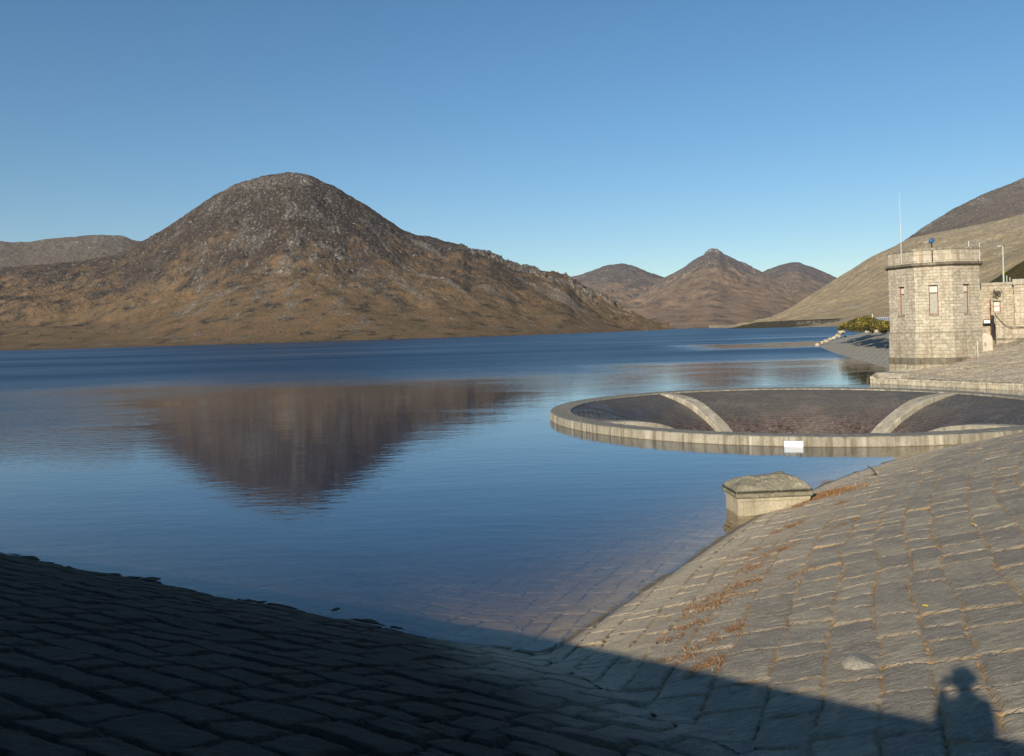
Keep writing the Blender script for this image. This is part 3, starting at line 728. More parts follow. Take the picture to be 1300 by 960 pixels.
# ------------------------------------------------------------------ quay and far bank
def quay():
    n, m_ = 260, 220
    a = np.linspace(0, 1, n); b = np.linspace(0, 1, m_) ** 1.6
    A_, B_ = np.meshgrid(a, b, indexing='ij')
    P = ((1 - A_) * (1 - B_))[..., None] * QA + (A_ * (1 - B_))[..., None] * QB + (A_ * B_)[..., None] * QC + ((1 - A_) * B_)[..., None] * QD
    X, Y = P[..., 0], P[..., 1]
    st, jm, rnd = stone_field(A_ * 24, B_ * 58, wv=(.5, .8), lu=(.6, 1.3), seed=31, jw=.05, depth=.07)
    Z = quay_h(X, Y) + st * 1.5 + .05 * fbm(X * .7, Y * .7, 3, 6)
    o = raw_mesh('quay_slope', np.stack([X, Y, Z], -1).reshape(-1, 3), grid_faces(n, m_), m_pitch_pale, attrs={'joint': jm.ravel(), 'rnd': rnd.ravel(), 'level': np.full(X.size, .9), 'tone': np.ones(X.size)})
    tag(o, 'grey stone slope climbing from the toe wall to the foot of the tower', kind='structure')
    # toe wall
    t = (QB - QA) / np.linalg.norm(QB - QA); nn = np.array([t[1], -t[0]]); nn = -nn if nn[0] < 0 else nn
    mw = mat_masonry('toe masonry', (.33, .30, .22), (.50, .46, .35), .9, bw=.9, rh=.36)
    g = MB(); L = np.linalg.norm(QB - QA)
    k = 26; rg = random.Random(3)
    xs = [L * i / k for i in range(k + 1)]
    for i in range(k):
        j = rg.uniform(-.03, .03); p0 = QA + t * (xs[i] + .012) - nn * (.28 + j); p1 = QA + t * (xs[i + 1] - .012) - nn * (.28 + j)
        q0 = p0 + nn * 1.25; q1 = p1 + nn * 1.25; zt = .56 + rg.uniform(-.03, .03)
        g.hexa([(*p0, -2), (*p1, -2), (*q1, -2), (*q0, -2), (*p0, zt - .03), (*p1, zt - .03), (*q1, zt), (*q0, zt)])
    # left return of the quay
    s2 = (QD - QA) / np.linalg.norm(QD - QA); n2 = np.array([-s2[1], s2[0]])
    for i in range(18):
        p0 = QA + s2 * (1.3 * i - .2) + n2 * .25; p1 = QA + s2 * (1.3 * i + 1.08) + n2 * .25; q0 = p0 - n2 * 1.1; q1 = p1 - n2 * 1.1
        zt = .60 + rg.uniform(-.02, .03)
        g.hexa([(*p0, -2), (*q0, -2), (*q1, -2), (*p1, -2), (*p0, zt), (*q0, zt), (*q1, zt), (*p1, zt)])
    o = g.build('quay_wall', mw)
    tag(o, 'low stained stone toe wall along the water below the tower', 'wall')
    # sloping coping block at the corner
    g = MB(); c = QA + t * 1.2 + nn * .9
    g.prism([(c[0] + x * t[0] + y * nn[0], c[1] + x * t[1] + y * nn[1]) for x, y in ((-1.6, -1.1), (1.7, -1.1), (1.7, 1.2), (-1.6, 1.2))], .55, 1.0,
            [(c[0] + x * t[0] + y * nn[0], c[1] + x * t[1] + y * nn[1]) for x, y in ((-1.2, -.5), (1.6, -.6), (1.6, 1.1), (-1.2, 1.1))])
    tag(g.build('coping_block', mw, bevel=.06), 'pale sloping end block on the left corner of the quay', 'stone block')
quay()

def far_bank():
    x = np.arange(28, 420, .9); y = np.arange(93, 330, 1.1)
    X, Y = np.meshgrid(x, y, indexing='ij')
    d = poly_sd(X, Y, SHORE_Cs)
    h = np.clip(.26 * d, -2.5, 3.9 + .5 * sstep(15, 30, d)) + .10 * fbm(X * .5, Y * .4, 4, 77) * sstep(0, 3, d) + 1.2 * sstep(25, 60, d) * (.5 + fbm(X / 20, Y / 20, 3, 5))
    keep = d > -8
    t = NT('far pitching'); v = t.co('Object')
    br = t.n('ShaderNodeTexBrick'); t.l(t.co('Object', (1, .35, 1), (0, 0, .3)), br.inputs['Vector']); br.inputs['Scale'].default_value = 1.0
    br.inputs['Color1'].default_value = (.38, .35, .28, 1); br.inputs['Color2'].default_value = (.48, .44, .36, 1); br.inputs['Mortar'].default_value = (.13, .115, .08, 1)
    br.inputs['Mortar Size'].default_value = .05; br.inputs['Brick Width'].default_value = .9; br.inputs['Row Height'].default_value = .5
    n = t.noise(v, .35, 6, .7); c = t.mix(t.ramp(n, [(.4, 0), (.65, .8)]), br.outputs['Color'], (.30, .285, .235))
    c = t.mix(t.ramp(t.noise(v, 1.6, 5, .7), [(.55, 0), (.7, .7)]), c, (.34, .32, .27))
    gr = t.mix(t.ramp(t.noise(v, .5, 5), [(.4, 0), (.6, 1)]), (.085, .075, .03), (.17, .13, .06))
    c = t.mix(t.attr('turf'), c, gr); t.base(c); t.nrm(t.bump(t.noise(v, 2.5, 6, .7), .8, .25))
    turf = sstep(14.0, 15.5, d + .8 * fbm(X * .4, Y * .4, 3, 2))
    tag(raw_mesh('shore', np.stack([X, Y, h], -1).reshape(-1, 3), grid_faces(len(x), len(y), keep.ravel()), t.m, attrs={'turf': turf}), 'grey pitched bank beyond the tower with turf on top', kind='structure')
far_bank()

# ------------------------------------------------------------------ tower
m_dark_band = mat_concrete('stained band', (.13, .115, .085), (.23, .205, .155), .7)
m_tower = mat_masonry('tower granite', (.42, .37, .28), (.58, .53, .42), .55, bw=.66, rh=.30)
m_tower_low = mat_masonry('tower base granite', (.33, .295, .22), (.47, .43, .33), .95, bw=.72, rh=.34)
m_band = mat_concrete('tower band', (.22, .20, .155), (.33, .30, .235), .8)
m_red = plain('red oxide paint', (.24, .06, .04), .7)
m_board = plain('grey shutter', (.36, .35, .30), .8)
m_pane = plain('pale glazing', (.55, .55, .50), .35)
m_dark = plain('near black', (.025, .025, .027), .8)
TC = at(1186, 405, 84.0)[:2]; TR = 4.36
def oct_poly(R, c=TC):
    a0 = math.atan2(-c[1], -c[0])          # one face looks back at the dam
    return [(c[0] + R * math.cos(a0 + math.radians(22.5 + 45 * k)), c[1] + R * math.sin(a0 + math.radians(22.5 + 45 * k))) for k in range(8)], a0

def wall_panel(g, p0, p1, z0, z1, opens, depth, nrm):
    """wall face from p0 to p1 with rectangular openings (u0,u1,za,zb) and their reveals"""
    p0 = np.array(p0); p1 = np.array(p1); L = np.linalg.norm(p1 - p0); t = (p1 - p0) / L
    us = sorted({0, L, *[o[0] for o in opens], *[o[1] for o in opens]}); zs = sorted({z0, z1, *[o[2] for o in opens], *[o[3] for o in opens]})
    pt = lambda u, z, d=0: (p0[0] + t[0] * u - nrm[0] * d, p0[1] + t[1] * u - nrm[1] * d, z)
    for i in range(len(us) - 1):
        for k in range(len(zs) - 1):
            uc, zc = (us[i] + us[i + 1]) / 2, (zs[k] + zs[k + 1]) / 2
            if any(o[0] < uc < o[1] and o[2] < zc < o[3] for o in opens): continue
            g.add([pt(us[i], zs[k]), pt(us[i + 1], zs[k]), pt(us[i + 1], zs[k + 1]), pt(us[i], zs[k + 1])], [(0, 1, 2, 3)])
    for a, b, c, d in opens:
        g.add([pt(a, c), pt(b, c), pt(b, c, depth), pt(a, c, depth)], [(0, 1, 2, 3)])
        g.add([pt(a, d), pt(a, d, depth), pt(b, d, depth), pt(b, d)], [(0, 1, 2, 3)])
        g.add([pt(a, c), pt(a, c, depth), pt(a, d, depth), pt(a, d)], [(0, 1, 2, 3)])
        g.add([pt(b, c), pt(b, d), pt(b, d, depth), pt(b, c, depth)], [(0, 1, 2, 3)])

def tower():
    root = empty('valve_tower', (TC[0], TC[1], 0))
    tag(root, 'octagonal pale granite valve tower with narrow tall windows standing by the water', 'tower')
    off = (TC[0], TC[1], 0)
    P, a0 = oct_poly(TR)
    g = MB(); wins = []
    for k in range(8):
        p0, p1 = np.array(P[(k - 1) % 8]), np.array(P[k])   # counter-clockwise
        t = (p1 - p0); L = np.linalg.norm(t); t /= L; nrm = np.array([t[1], -t[0]])
        u = L / 2; wd = .80
        op = [(u - wd / 2, u + wd / 2, 6.24, 9.05)]
        wall_panel(g, p0, p1, 4.5, 10.9, op, .38, nrm)
        wins.append((p0 + t * u, nrm, t, wd))
    g.build('wall', m_tower, root, offset=off)
    B, _ = oct_poly(TR + .10); B2, _ = oct_poly(TR + .04)
    g = MB(); g.prism(B, 2.0, 4.42, None); g.build('base', m_tower_low, root, offset=off)
    g = MB(); g.prism(B, 4.42, 4.55, B2); g.build('offset_course', m_band, root, offset=off)
    D, _ = oct_poly(TR + .24); g = MB(); g.prism(D, 1.45, 1.93); g.prism(D, 1.93, 2.02, B); g.build('plinth', m_dark_band, root, offset=off)
    E_, _ = oct_poly(TR + .14); g = MB(); g.prism(E_, -1.0, 1.45); g.build('footing', m_tower_low, root, offset=off)
    c1, _ = oct_poly(TR + .10); c2, _ = oct_poly(TR + .34); c3, _ = oct_poly(TR + .06)
    g = MB(); g.prism(c1, 10.86, 11.0, c2); g.prism(c2, 11.0, 11.14); g.prism(c2, 11.14, 11.24, c3); g.build('cornice', m_dark_band, root, offset=off)
    # parapet: a ring wall with coping
    Pi, _ = oct_poly(TR - .40)
    g = MB()
    o1, _ = oct_poly(TR)
    for k in range(8):
        a, b, c, d = o1[k - 1], o1[k], Pi[k], Pi[k - 1]
        g.hexa([(*a, 11.2), (*b, 11.2), (*c, 11.2), (*d, 11.2), (*a, 12.42), (*b, 12.42), (*c, 12.42), (*d, 12.42)])
    g.build('parapet', mat_masonry('parapet granite', (.43, .38, .28), (.56, .50, .39), .95, bw=1.1, rh=.6), root, offset=off)
    g = MB(); o2, _ = oct_poly(TR + .08); i2, _ = oct_poly(TR - .5)
    for k in range(8):
        a, b, c, d = o2[k - 1], o2[k], i2[k], i2[k - 1]
        g.hexa([(*a, 12.42), (*b, 12.42), (*c, 12.42), (*d, 12.42), (*a, 12.62), (*b, 12.62), (*c, 12.62), (*d, 12.62)])
    g.build('parapet_coping', m_band, root, offset=off)
    g = MB(); g.prism(Pi, 10.9, 11.3); g.build('roof', m_band, root, offset=off)
    for c, nrm, t, wd in wins:
        q = c - nrm * .30 - np.array(off[:2]); ang = math.atan2(t[1], t[0])
        w_ = empty('window', (q[0], q[1], 6.24), ang); w_.parent = root
        H_ = 2.81
        m = MB()
        for x in (-wd / 2 + .03, wd / 2 - .03): m.box((x, 0, H_ / 2), (.045, .09, H_))
        for z in (.03, H_ - .75, H_ - .03): m.box((0, -.002, z), (wd - .12, .08, .06))
        m.build('frame', m_red, w_)
        m = MB(); m.box((0, .02, (H_ - .75) / 2), (wd - .13, .03, H_ - .87)); 
        m.build('shutter', m_board, w_)
        m = MB(); m.box((0, .02, H_ - .39), (wd - .13, .02, .62)); m.build('pane', m_pane, w_)
        m = MB(); m.box((0, -.28, -.05), (wd + .1, .22, .10)); m.build('sill', m_band, w_)
tower()

def rooftop():
    z = 12.62
    def pole_at(px, dist): return at(px, 318, dist)[:2]
    p = pole_at(1144, 82.0); root = empty('aerial_mast', (p[0], p[1], 12.62)); g = MB()
    g.tube([(0, 0, -1.4), (0, 0, 2.2)], .035); g.build('pole', plain('white paint', (.55, .56, .58), .4, var=.03), root)
    g = MB(); g.tube([(0, 0, 2.2), (-.03, 0, 5.6)], [.022, .010]); g.build('aerial', plain('grey aerial', (.6, .62, .65), .4, var=.03), root)
    tag(root, 'tall thin white aerial mast at the left edge of the tower roof', 'mast')
    p = pole_at(1183, 80.4); root = empty('beacon', (p[0], p[1], 11.24)); g = MB()
    g.tube([(.02, 0, 0), (.02, 0, 1.4), (0, 0, 1.85)], .05); g.build('stem', plain('black iron', (.03, .03, .035), .5), root)
    blue = plain('blue housing', (.02, .12, .30), .45, var=.1)
    g = MB(); g.tube([(-.22, .05, 1.88), (-.1, 0, 2.0), (.12, 0, 2.1), (.20, 0, 2.12)], [.10, .19, .19, .12], 12); g.build('housing', blue, root, smooth=True)
    g = MB(); g.box((.04, 0, 2.30), (.30, .26, .05)); g.build('hood', blue, root, bevel=.01)
    tag(root, 'small blue lamp housing on a dark stem on the tower roof', 'roof light')
    p = pole_at(1176, 80.6); root = empty('wind_gauge', (p[0], p[1], 11.24)); g = MB()
    g.tube([(0, 0, 0), (0, 0, 1.95)], .018); g.build('stem', plain('galvanised', (.5, .5, .5), .5), root)
    for k in range(3):
        g = MB(); a = k * 2.094; g.tube([(0, 0, 1.95), (.14 * math.cos(a), .14 * math.sin(a), 1.95)], .012, 5)
        c = (.17 * math.cos(a), .17 * math.sin(a), 1.95); g.tube([(c[0], c[1], c[2] - .05), c, (c[0], c[1], c[2] + .05)], [.02, .055, .02], 8); g.build('cup', plain('pale cup', (.6, .6, .6), .5), root, smooth=True)
    tag(root, 'tiny three-cup wind gauge left of the blue roof light', 'wind gauge')
    p = pole_at(1230, 83.0); q = pole_at(1243.5, 85.0); root = empty('guard_rail', (p[0], p[1], 11.24)); d = (q[0] - p[0], q[1] - p[1])
    wh = plain('white rail', (.5, .5, .48), .5, var=.05)
    for f in (0, 1): g = MB(); g.tube([(d[0] * f, d[1] * f, 0), (d[0] * f, d[1] * f, 2.15)], .05); g.build('post', wh, root)
    g = MB(); g.tube([(0, 0, 2.17), (d[0], d[1], 2.17)], .04); g.build('rail', wh, root)
    tag(root, 'white hooped guard rail at the right edge of the tower roof', 'railing')
rooftop()

# ------------------------------------------------------------------ low stone building to the right of the tower
m_annex = mat_masonry('annex granite', (.40, .34, .25), (.52, .46, .35), .6, bw=.55, rh=.28)
m_cop = mat_concrete('annex coping', (.33, .30, .24), (.45, .41, .33), .5)
def annex():
    d0 = 86.0
    L0 = at(1243, 400, d0)[:2]; L1 = at(1287, 400, 84.6)[:2]; fz = 1.6
    t = (L1 - L0) / np.linalg.norm(L1 - L0); L1 = L0 + t * 3.15; nrm = np.array([t[1], -t[0]])
    root = empty('stone_building', (L0[0], L0[1], 0), 0)
    tag(root, 'low stone building joined to the right side of the tower', 'building')
    off = (L0[0], L0[1], 0)
    g = MB(); wu = 1.30
    wall_panel(g, L0, L1, fz, 9.05, [(wu, wu + .62, 6.3, 7.45)], .3, nrm)
    b = L0 - nrm * 7; c = L1 - nrm * 7
    g.add([(*L1, fz), (*c, fz), (*c, 9.05), (*L1, 9.05)], [(0, 1, 2, 3)]); g.add([(*b, fz), (*L0, fz), (*L0, 9.05), (*b, 9.05)], [(0, 1, 2, 3)]); g.add([(*c, fz), (*b, fz), (*b, 9.05), (*c, 9.05)], [(0, 1, 2, 3)])
    g.build('wall', m_annex, root, offset=off)
    def slab(a, bq, dep, z0, z1, out=.08, mat=m_cop, name='coping'):
        g = MB(); A_ = np.array(a) + nrm * out; B_ = np.array(bq) + nrm * out; C_ = B_ - nrm * dep; D_ = A_ - nrm * dep
        g.hexa([(*A_, z0), (*B_, z0), (*C_, z0), (*D_, z0), (*A_, z1), (*B_, z1), (*C_, z1), (*D_, z1)]); return g.build(name, mat, root, offset=off, bevel=.02)
    slab(L0 + t * .05, L1 - t * .02, 7.1, 9.05, 9.32)
    # window
    q = L0 + t * (wu + .31) - nrm * .22 - np.array(off[:2]); w_ = empty('window', (q[0], q[1], 6.3), math.atan2(t[1], t[0])); w_.parent = root
    m = MB()
    for x in (-.28, .28): m.box((x, 0, .575), (.06, .06, 1.15))
    for z in (.03, .62, 1.12): m.box((0, -.002, z), (.5, .05, .06))
    m.build('frame', m_red, w_); m = MB(); m.box((0, .02, .575), (.5, .02, 1.03)); m.build('pane', plain('pale blind', (.62, .58, .52), .5), w_)
    m = MB(); m.box((0, -.25, 1.22), (.9, .14, .14)); m.build('lintel', m_cop, w_)
    # taller pier and wall running out of frame
    P0 = L1 + nrm * .55 - t * .05; P1 = P0 + t * 9
    g = MB(); g.hexa([(*P0, fz), (*P1, fz), (*(P1 - nrm * 6), fz), (*(P0 - nrm * 6), fz), (*P0, 9.0), (*P1, 9.0), (*(P1 - nrm * 6), 9.0), (*(P0 - nrm * 6), 9.0)])
    g.build('wing_wall', mat_masonry('wing granite', (.44, .38, .29), (.58, .52, .41), .5, bw=.9, rh=.62), root, offset=off)
    slab(P0 - t * .12, P1, 6.2, 9.003, 9.55, .14); slab(P0 - t * .04, P1, 6.1, 8.30, 8.42, .05)
    # terrace wall with a swept coping in front
    T0 = L0 + t * 1.30 + nrm * 3.0; T1 = T0 + t * 9
    g = MB(); g.hexa([(*T0, 2.0), (*T1, 2.0), (*(T1 - nrm * 2.9), 2.0), (*(T0 - nrm * 2.9), 2.0), (*T0, 4.55), (*T1, 4.55), (*(T1 - nrm * 2.9), 4.55), (*(T0 - nrm * 2.9), 4.55)])
    g.build('terrace_wall', mat_masonry('terrace granite', (.37, .33, .25), (.47, .42, .33), .8, bw=1.3, rh=.8), root, offset=off)
    g = MB(); n = 14; zt = lambda u: 4.7 + 1.35 * (1 - min(1, u / 1.5)) ** 2
    for i in range(n):
        u0, u1 = 1.5 * i / n, 1.5 * (i + 1) / n
        A_, B_ = T0 + t * u0 + nrm * .0, T0 + t * u1
        g.hexa([(*A_, 4.55), (*B_, 4.55), (*(B_ - nrm * .5), 4.55), (*(A_ - nrm * .5), 4.55), (*A_, zt(u0) - .1), (*B_, zt(u1) - .1), (*(B_ - nrm * .5), zt(u1) - .1), (*(A_ - nrm * .5), zt(u0) - .1)])
    g.build('swept_wall', m_annex, root, offset=off)
    g = MB()
    for i in range(n + 1):
        u0, u1 = (1.5 * i / n, 1.5 * (i + 1) / n) if i < n else (1.5, 9.0)
        A_, B_ = T0 + t * u0 + nrm * .1, T0 + t * u1 + nrm * .1
        z0, z1 = zt(u0) - .1, zt(u1) - .1
        g.hexa([(*A_, z0), (*B_, z1), (*(B_ - nrm * .7), z1), (*(A_ - nrm * .7), z0), (*A_, z0 + .2), (*B_, z1 + .2), (*(B_ - nrm * .7), z1 + .2), (*(A_ - nrm * .7), z0 + .2)])
    g.build('swept_coping', m_dark_band, root, offset=off)
    slab(T0 - t * .05 + nrm * 0.0, T1, .4, 3.5, 3.7, .10, m_dark_band, 'string_course')
    # thin dark strip set on the wall beside the terrace wall
    g = MB(); s0 = L0 + t * 1.08 + nrm * .02
    g.hexa([(*s0, 2.4), (*(s0 + t * .26), 2.4), (*(s0 + t * .26 + nrm * .03), 2.4), (*(s0 + nrm * .05), 2.4)][:4] + [(*s0, 6.0), (*(s0 + t * .26), 6.0), (*(s0 + t * .26 + nrm * .03), 6.0), (*(s0 + nrm * .05), 6.0)])
    g.build('dark_strip', m_dark, root, offset=off)
    # pipe
    r2 = empty('drain_pipe', (0, 0, 0)); pp = L0 + t * 1.02 + nrm * .12; r2.location = (pp[0], pp[1], 2.4)
    g = MB(); g.tube([(0, 0, 0), (0, 0, 5.2)], .055, 8); g.build('pipe', plain('rusty pipe', (.16, .07, .035), .8), r2)
    for z in (.8, 2.5, 4.2): g = MB(); g.tube([(0, 0, z), (0, 0, z + .09)], .08, 8); g.build('clip', m_dark, r2)
    tag(r2, 'rusty vertical pipe on the wall right of the tower', 'pipe')
    # floodlight
    pp = L0 + t * .82 + nrm * .30; r2 = empty('floodlight', (pp[0], pp[1], 5.35), math.atan2(t[1], t[0]))
    g = MB(); g.box((-.15, -.3, 0), (.72, .26, .42)); g.build('housing', m_dark, r2, bevel=.02)
    g = MB(); g.box((-.17, -.437, 0), (.56, .012, .30)); g.build('lens', plain('floodlight glass', (.75, .77, .8), .2, var=.02), r2)
    g = MB(); g.tube([(.1, -.2, 0), (.35, 0, -.05), (.35, .25, -.05)], .03, 6); g.build('arm', m_dark, r2)
    tag(r2, 'dark box floodlight with pale glass on the wall right of the tower', 'floodlight')
    # pale round-topped slab
    c = at(1251, 432, 81.0)[:2]; ang = math.atan2(t[1], t[0]); zb = float(quay_h(c[0], c[1])) - .1
    r2 = empty('round_topped_stone', (c[0], c[1], zb), ang); W = .60; Hh = 1.75 + .1
    pr = [(-W, 0), (W, 0)] + [(W * math.cos(a), Hh - W + W * math.sin(a)) for a in np.linspace(0, math.pi, 14)]
    g = MB(); n = len(pr); g.add([(x, -.16, z) for x, z in pr] + [(x, .16, z) for x, z in pr], [tuple(range(n)), tuple(range(n, 2 * n))[::-1]] + [(i, n + i, n + (i + 1) % n, (i + 1) % n) for i in range(n)])
    g.build('slab', plain('pale render', (.47, .42, .34), .8, var=.2, scale=2), r2, bevel=.015)
    g = MB(); g.box((-.02, -.165, .75), (.12, .02, .34)); g.build('slot', plain('weathered slot', (.22, .19, .12), .8), r2)
    tag(r2, 'pale round-topped slab standing against the tower foot at the right', 'slab')
    c = at(1241, 437, 79.2)[:2]; zb = float(quay_h(c[0], c[1])); g = MB(); g.tube([(0, 0, -.1), (0, 0, 1.5)], .045, 8)
    r2 = g.build('marker_post', plain('pale post', (.6, .52, .4), .7)); r2.location = (c[0], c[1], zb); tag(r2, 'thin pale post left of the round-topped slab', 'post')
    # lamp post and stubs on the flat roof
    c = at(1274, 350, 87.5)[:2]; r2 = empty('lamp_post', (c[0], c[1], 9.32)); grn = plain('pale green paint', (.42, .47, .40), .6, var=.1)
    g = MB(); g.tube([(0, 0, 0), (0, 0, 3.85)], [.085, .06], 8); g.build('pole', grn, r2)
    g = MB(); g.tube([(0, 0, 3.85), (-.12, 0, 3.95), (-.32, 0, 3.93)], .03, 6); g.build('arm', grn, r2)
    g = MB(); g.box((-.44, 0, 3.9), (.34, .18, .10)); g.build('lamp_head', plain('lamp head', (.55, .57, .6), .4), r2, bevel=.03)
    g = MB(); g.tube([(0, 0, 1.05), (0, 0, 1.22)], .095, 8); g.build('band', plain('yellow band', (.6, .5, .05), .6, var=.05), r2)
    tag(r2, 'slim pale green lamp post on the roof of the low stone building', 'lamp post')
    fi = None
    for px, hh in ((1270.5, .9), (1278, .75), (1282, .55), (1268, .45)):
        c = at(px, 350, 87.0)[:2]; g = MB(); g.tube([(0, 0, 0), (0, 0, hh)], .045, 6); o = g.build('roof_stub', m_dark if px in (1270.5, 1268) else grn)
        o.location = (c[0], c[1], 9.32); tag(o, {1270.5: 'dark upright stub, tallest, just left of the lamp post on the flat roof', 1278: 'pale green stub just right of the lamp post on the flat roof', 1282: 'short pale green stub at the right end of the flat roof', 1268: 'shortest dark stub at the left on the flat roof'}[px], 'vent pipe', 'stubs on the flat roof')
    # plant on the wall above the small window
    c = L0 + t * 1.62 + nrm * .1; rg = np.random.default_rng(8); V = []; Fq = []
    for i in range(260):
        p = np.array([rg.normal(0, .26), rg.normal(-.08, .1), rg.normal(0, .24)]); a = rg.normal(0, 1, 3); a /= np.linalg.norm(a); b = np.cross(a, rg.normal(0, 1, 3)); b /= np.linalg.norm(b)
        s = rg.uniform(.04, .09); V += [p - a * s, p + b * s * .5, p + a * s, p - b * s * .5]; Fq.append([4 * i, 4 * i + 1, 4 * i + 2, 4 * i + 3])
    o = raw_mesh('wall_plant', np.array(V), np.array(Fq), plain('dark leaves', (.05, .055, .045), .8), smooth=False)
    o.location = (c[0], c[1], 8.15); tag(o, 'dark bushy weed growing from the wall above the small red-framed window', 'plant')
annex()

# ------------------------------------------------------------------ stone pier at the water's edge
def pier():
    c0 = on_level(938, 655, 0.0); zc = EYE + ray(938, 633)[2] * c0[1]
    c0 = c0[:2]; a1 = on_level(1008, 630, zc)[:2]; lt = a1 - on_level(938, 633, zc)[:2]; lt /= np.linalg.norm(lt)
    wt = np.array([-lt[1], lt[0]]); L, W = 2.2, 1.2
    zc = .52
    root = empty('stone_pier', (c0[0], c0[1], 0)); off = (c0[0], c0[1], 0)
    tag(root, 'chunky pale stone pier with a weathered hipped cap at the water edge', 'stone pier')
    R = lambda u, v: c0 + lt * u + wt * v
    m1 = mat_concrete('pier stone', (.34, .30, .21), (.47, .42, .31), .45)
    g = MB(); g.prism([tuple(R(u, v)) for u, v in ((0, 0), (L, 0), (L, W), (0, W))], -1.2, zc - .10); g.build('base', m1, root, offset=off, bevel=.02)
    # recessed front face framed by a raised margin
    g = MB(); g.prism([tuple(R(u, v)) for u, v in ((-.03, -.03), (L + .03, -.03), (L + .03, W + .03), (-.03, W + .03))], zc - .10, zc)
    g.build('moulding', m1, root, offset=off, bevel=.015)
    g = MB(); g.prism([tuple(R(u, v)) for u, v in ((-.02, -.02), (.15, -.02), (.15, .16), (-.02, .16))], -1.0, zc - .098); g.build('quoin', m1, root, offset=off, bevel=.01)
    # cap: subdivided hipped block with worn edges
    nu, nv = 70, 36; o_ = .08
    u = np.linspace(-o_, L + o_, nu); v = np.linspace(-o_, W + o_, nv)
    Uu, Vv = np.meshgrid(u, v, indexing='ij')
    ex = np.minimum(np.minimum(Uu + o_, L + o_ - Uu) / .62, 1); ey = np.minimum(np.minimum(Vv + o_, W + o_ - Vv) / .52, 1)
    top = .20 + .12 * (Uu / L)
    e = np.minimum(np.minimum(Uu + o_, L + o_ - Uu), np.minimum(Vv + o_, W + o_ - Vv))
    hh = .26 + (top + .06) * np.minimum(ex, ey) ** .8 - .07 * np.exp(-e / .07)
    hh += np.clip(e / .1, 0, 1) * .07 * fbm(Uu * 1.6, Vv * 2.2, 4, 4) + np.clip(e / .05, 0, 1) * .025 * fbm(Uu * 9, Vv * 9, 3, 6)
    V = []
    for i in range(nu):
        for k in range(nv):
            p = R(u[i], v[k]); V.append((p[0] - off[0], p[1] - off[1], zc + hh[i, k]))
    Fq = grid_faces(nu, nv)[:, ::-1].tolist()
    per = [(i, 0) for i in range(nu)] + [(nu - 1, k) for k in range(1, nv)] + [(i, nv - 1) for i in range(nu - 2, -1, -1)] + [(0, k) for k in range(nv - 2, 0, -1)]
    n0 = len(V); steps = ((.035, .0, -.03), (.03, .0, .12)); lvl = []
    for si, (inw, _, dz) in enumerate([(-.006, 0, .10), (-.004, 0, .04), (.02, 0, .0), (.075, 0, -.002)]):
        for (i, k) in per:
            uu = u[i]; vv = v[k]; cu, cv = L / 2, W / 2
            uu = uu + (1 if uu < cu else -1) * inw * (abs(uu - cu) > L / 2); vv = vv + (1 if vv < cv else -1) * inw * (abs(vv - cv) > W / 2)
            p = R(uu, vv); V.append((p[0] - off[0], p[1] - off[1], zc + .003 + dz))
    m = len(per); first = [i * nv + k for i, k in per]
    rings = [first] + [[n0 + r * m + j for j in range(m)] for r in range(4)]
    for r in range(4):
        for j in range(m): Fq.append([rings[r][j], rings[r + 1][j], rings[r + 1][(j + 1) % m], rings[r][(j + 1) % m]])
    t = NT('worn cap stone'); o = t.co('Object')
    c = t.mix(t.ramp(t.noise(o, 1.6, 6, .7), [(.35, 0), (.62, 1)]), (.20, .185, .135), (.33, .305, .225))
    c = t.mix(t.ramp(t.noise(o, 12, 5, .7), [(.45, 0), (.62, .6)]), c, (.12, .11, .075))
    c = t.mix(t.ramp(t.noise(o, 5, 5, .7), [(.58, 0), (.66, .7)]), c, (.47, .43, .33))
    t.base(c); t.nrm(t.bump(t.math('ADD', t.noise(o, 9, 6, .7), t.noise(o, 40, 3, .7)), .8, .03))
    raw_mesh('cap', np.array(V), np.array(Fq), t.m, root)
    return c0, lt, wt, L, W
PIER = pier()

# ------------------------------------------------------------------ dead grass, moss and debris in the joints
def blades(name, label, P, hts, cols, seed, spread=.05, lean=.9, wid=.006):
    rg = np.random.default_rng(seed); n = len(P)
    a = rg.uniform(0, 2 * np.pi, n); ln = rg.uniform(.3, lean, n) * hts
    bx = P[:, 0] + rg.normal(0, spread, n); by = P[:, 1] + rg.normal(0, spread, n); bz = P[:, 2] - .01
    wx, wy = -np.sin(a) * wid * (.6 + rg.random(n)), np.cos(a) * wid * (.6 + rg.random(n))
    tipx = bx + np.cos(a) * ln * 1.5; tipy = by + np.sin(a) * ln * 1.5; tipz = bz + hts * rg.uniform(.25, 1, n)
    mx, my, mz = (bx + tipx) / 2, (by + tipy) / 2, bz + (tipz - bz) * .75
    V = np.stack([np.stack([bx - wx, by - wy, bz], 1), np.stack([bx + wx, by + wy, bz], 1), np.stack([mx + wx * .8, my + wy * .8, mz], 1), np.stack([mx - wx * .8, my - wy * .8, mz], 1), np.stack([tipx, tipy, tipz], 1)], 1).reshape(-1, 3)
    b = np.arange(n) * 5
    Fq = np.concatenate([np.stack([b, b + 1, b + 2], 1), np.stack([b, b + 2, b + 3], 1), np.stack([b + 3, b + 2, b + 4], 1)])
    t = NT(name); t.base(t.ramp(t.attr('tone'), cols)); t.b.inputs['Roughness'].default_value = .9
    o = raw_mesh(name, V, Fq, t.m, smooth=False, attrs={'tone': np.repeat(rg.random(n), 5)})
    return tag(o, label, kind='stuff')

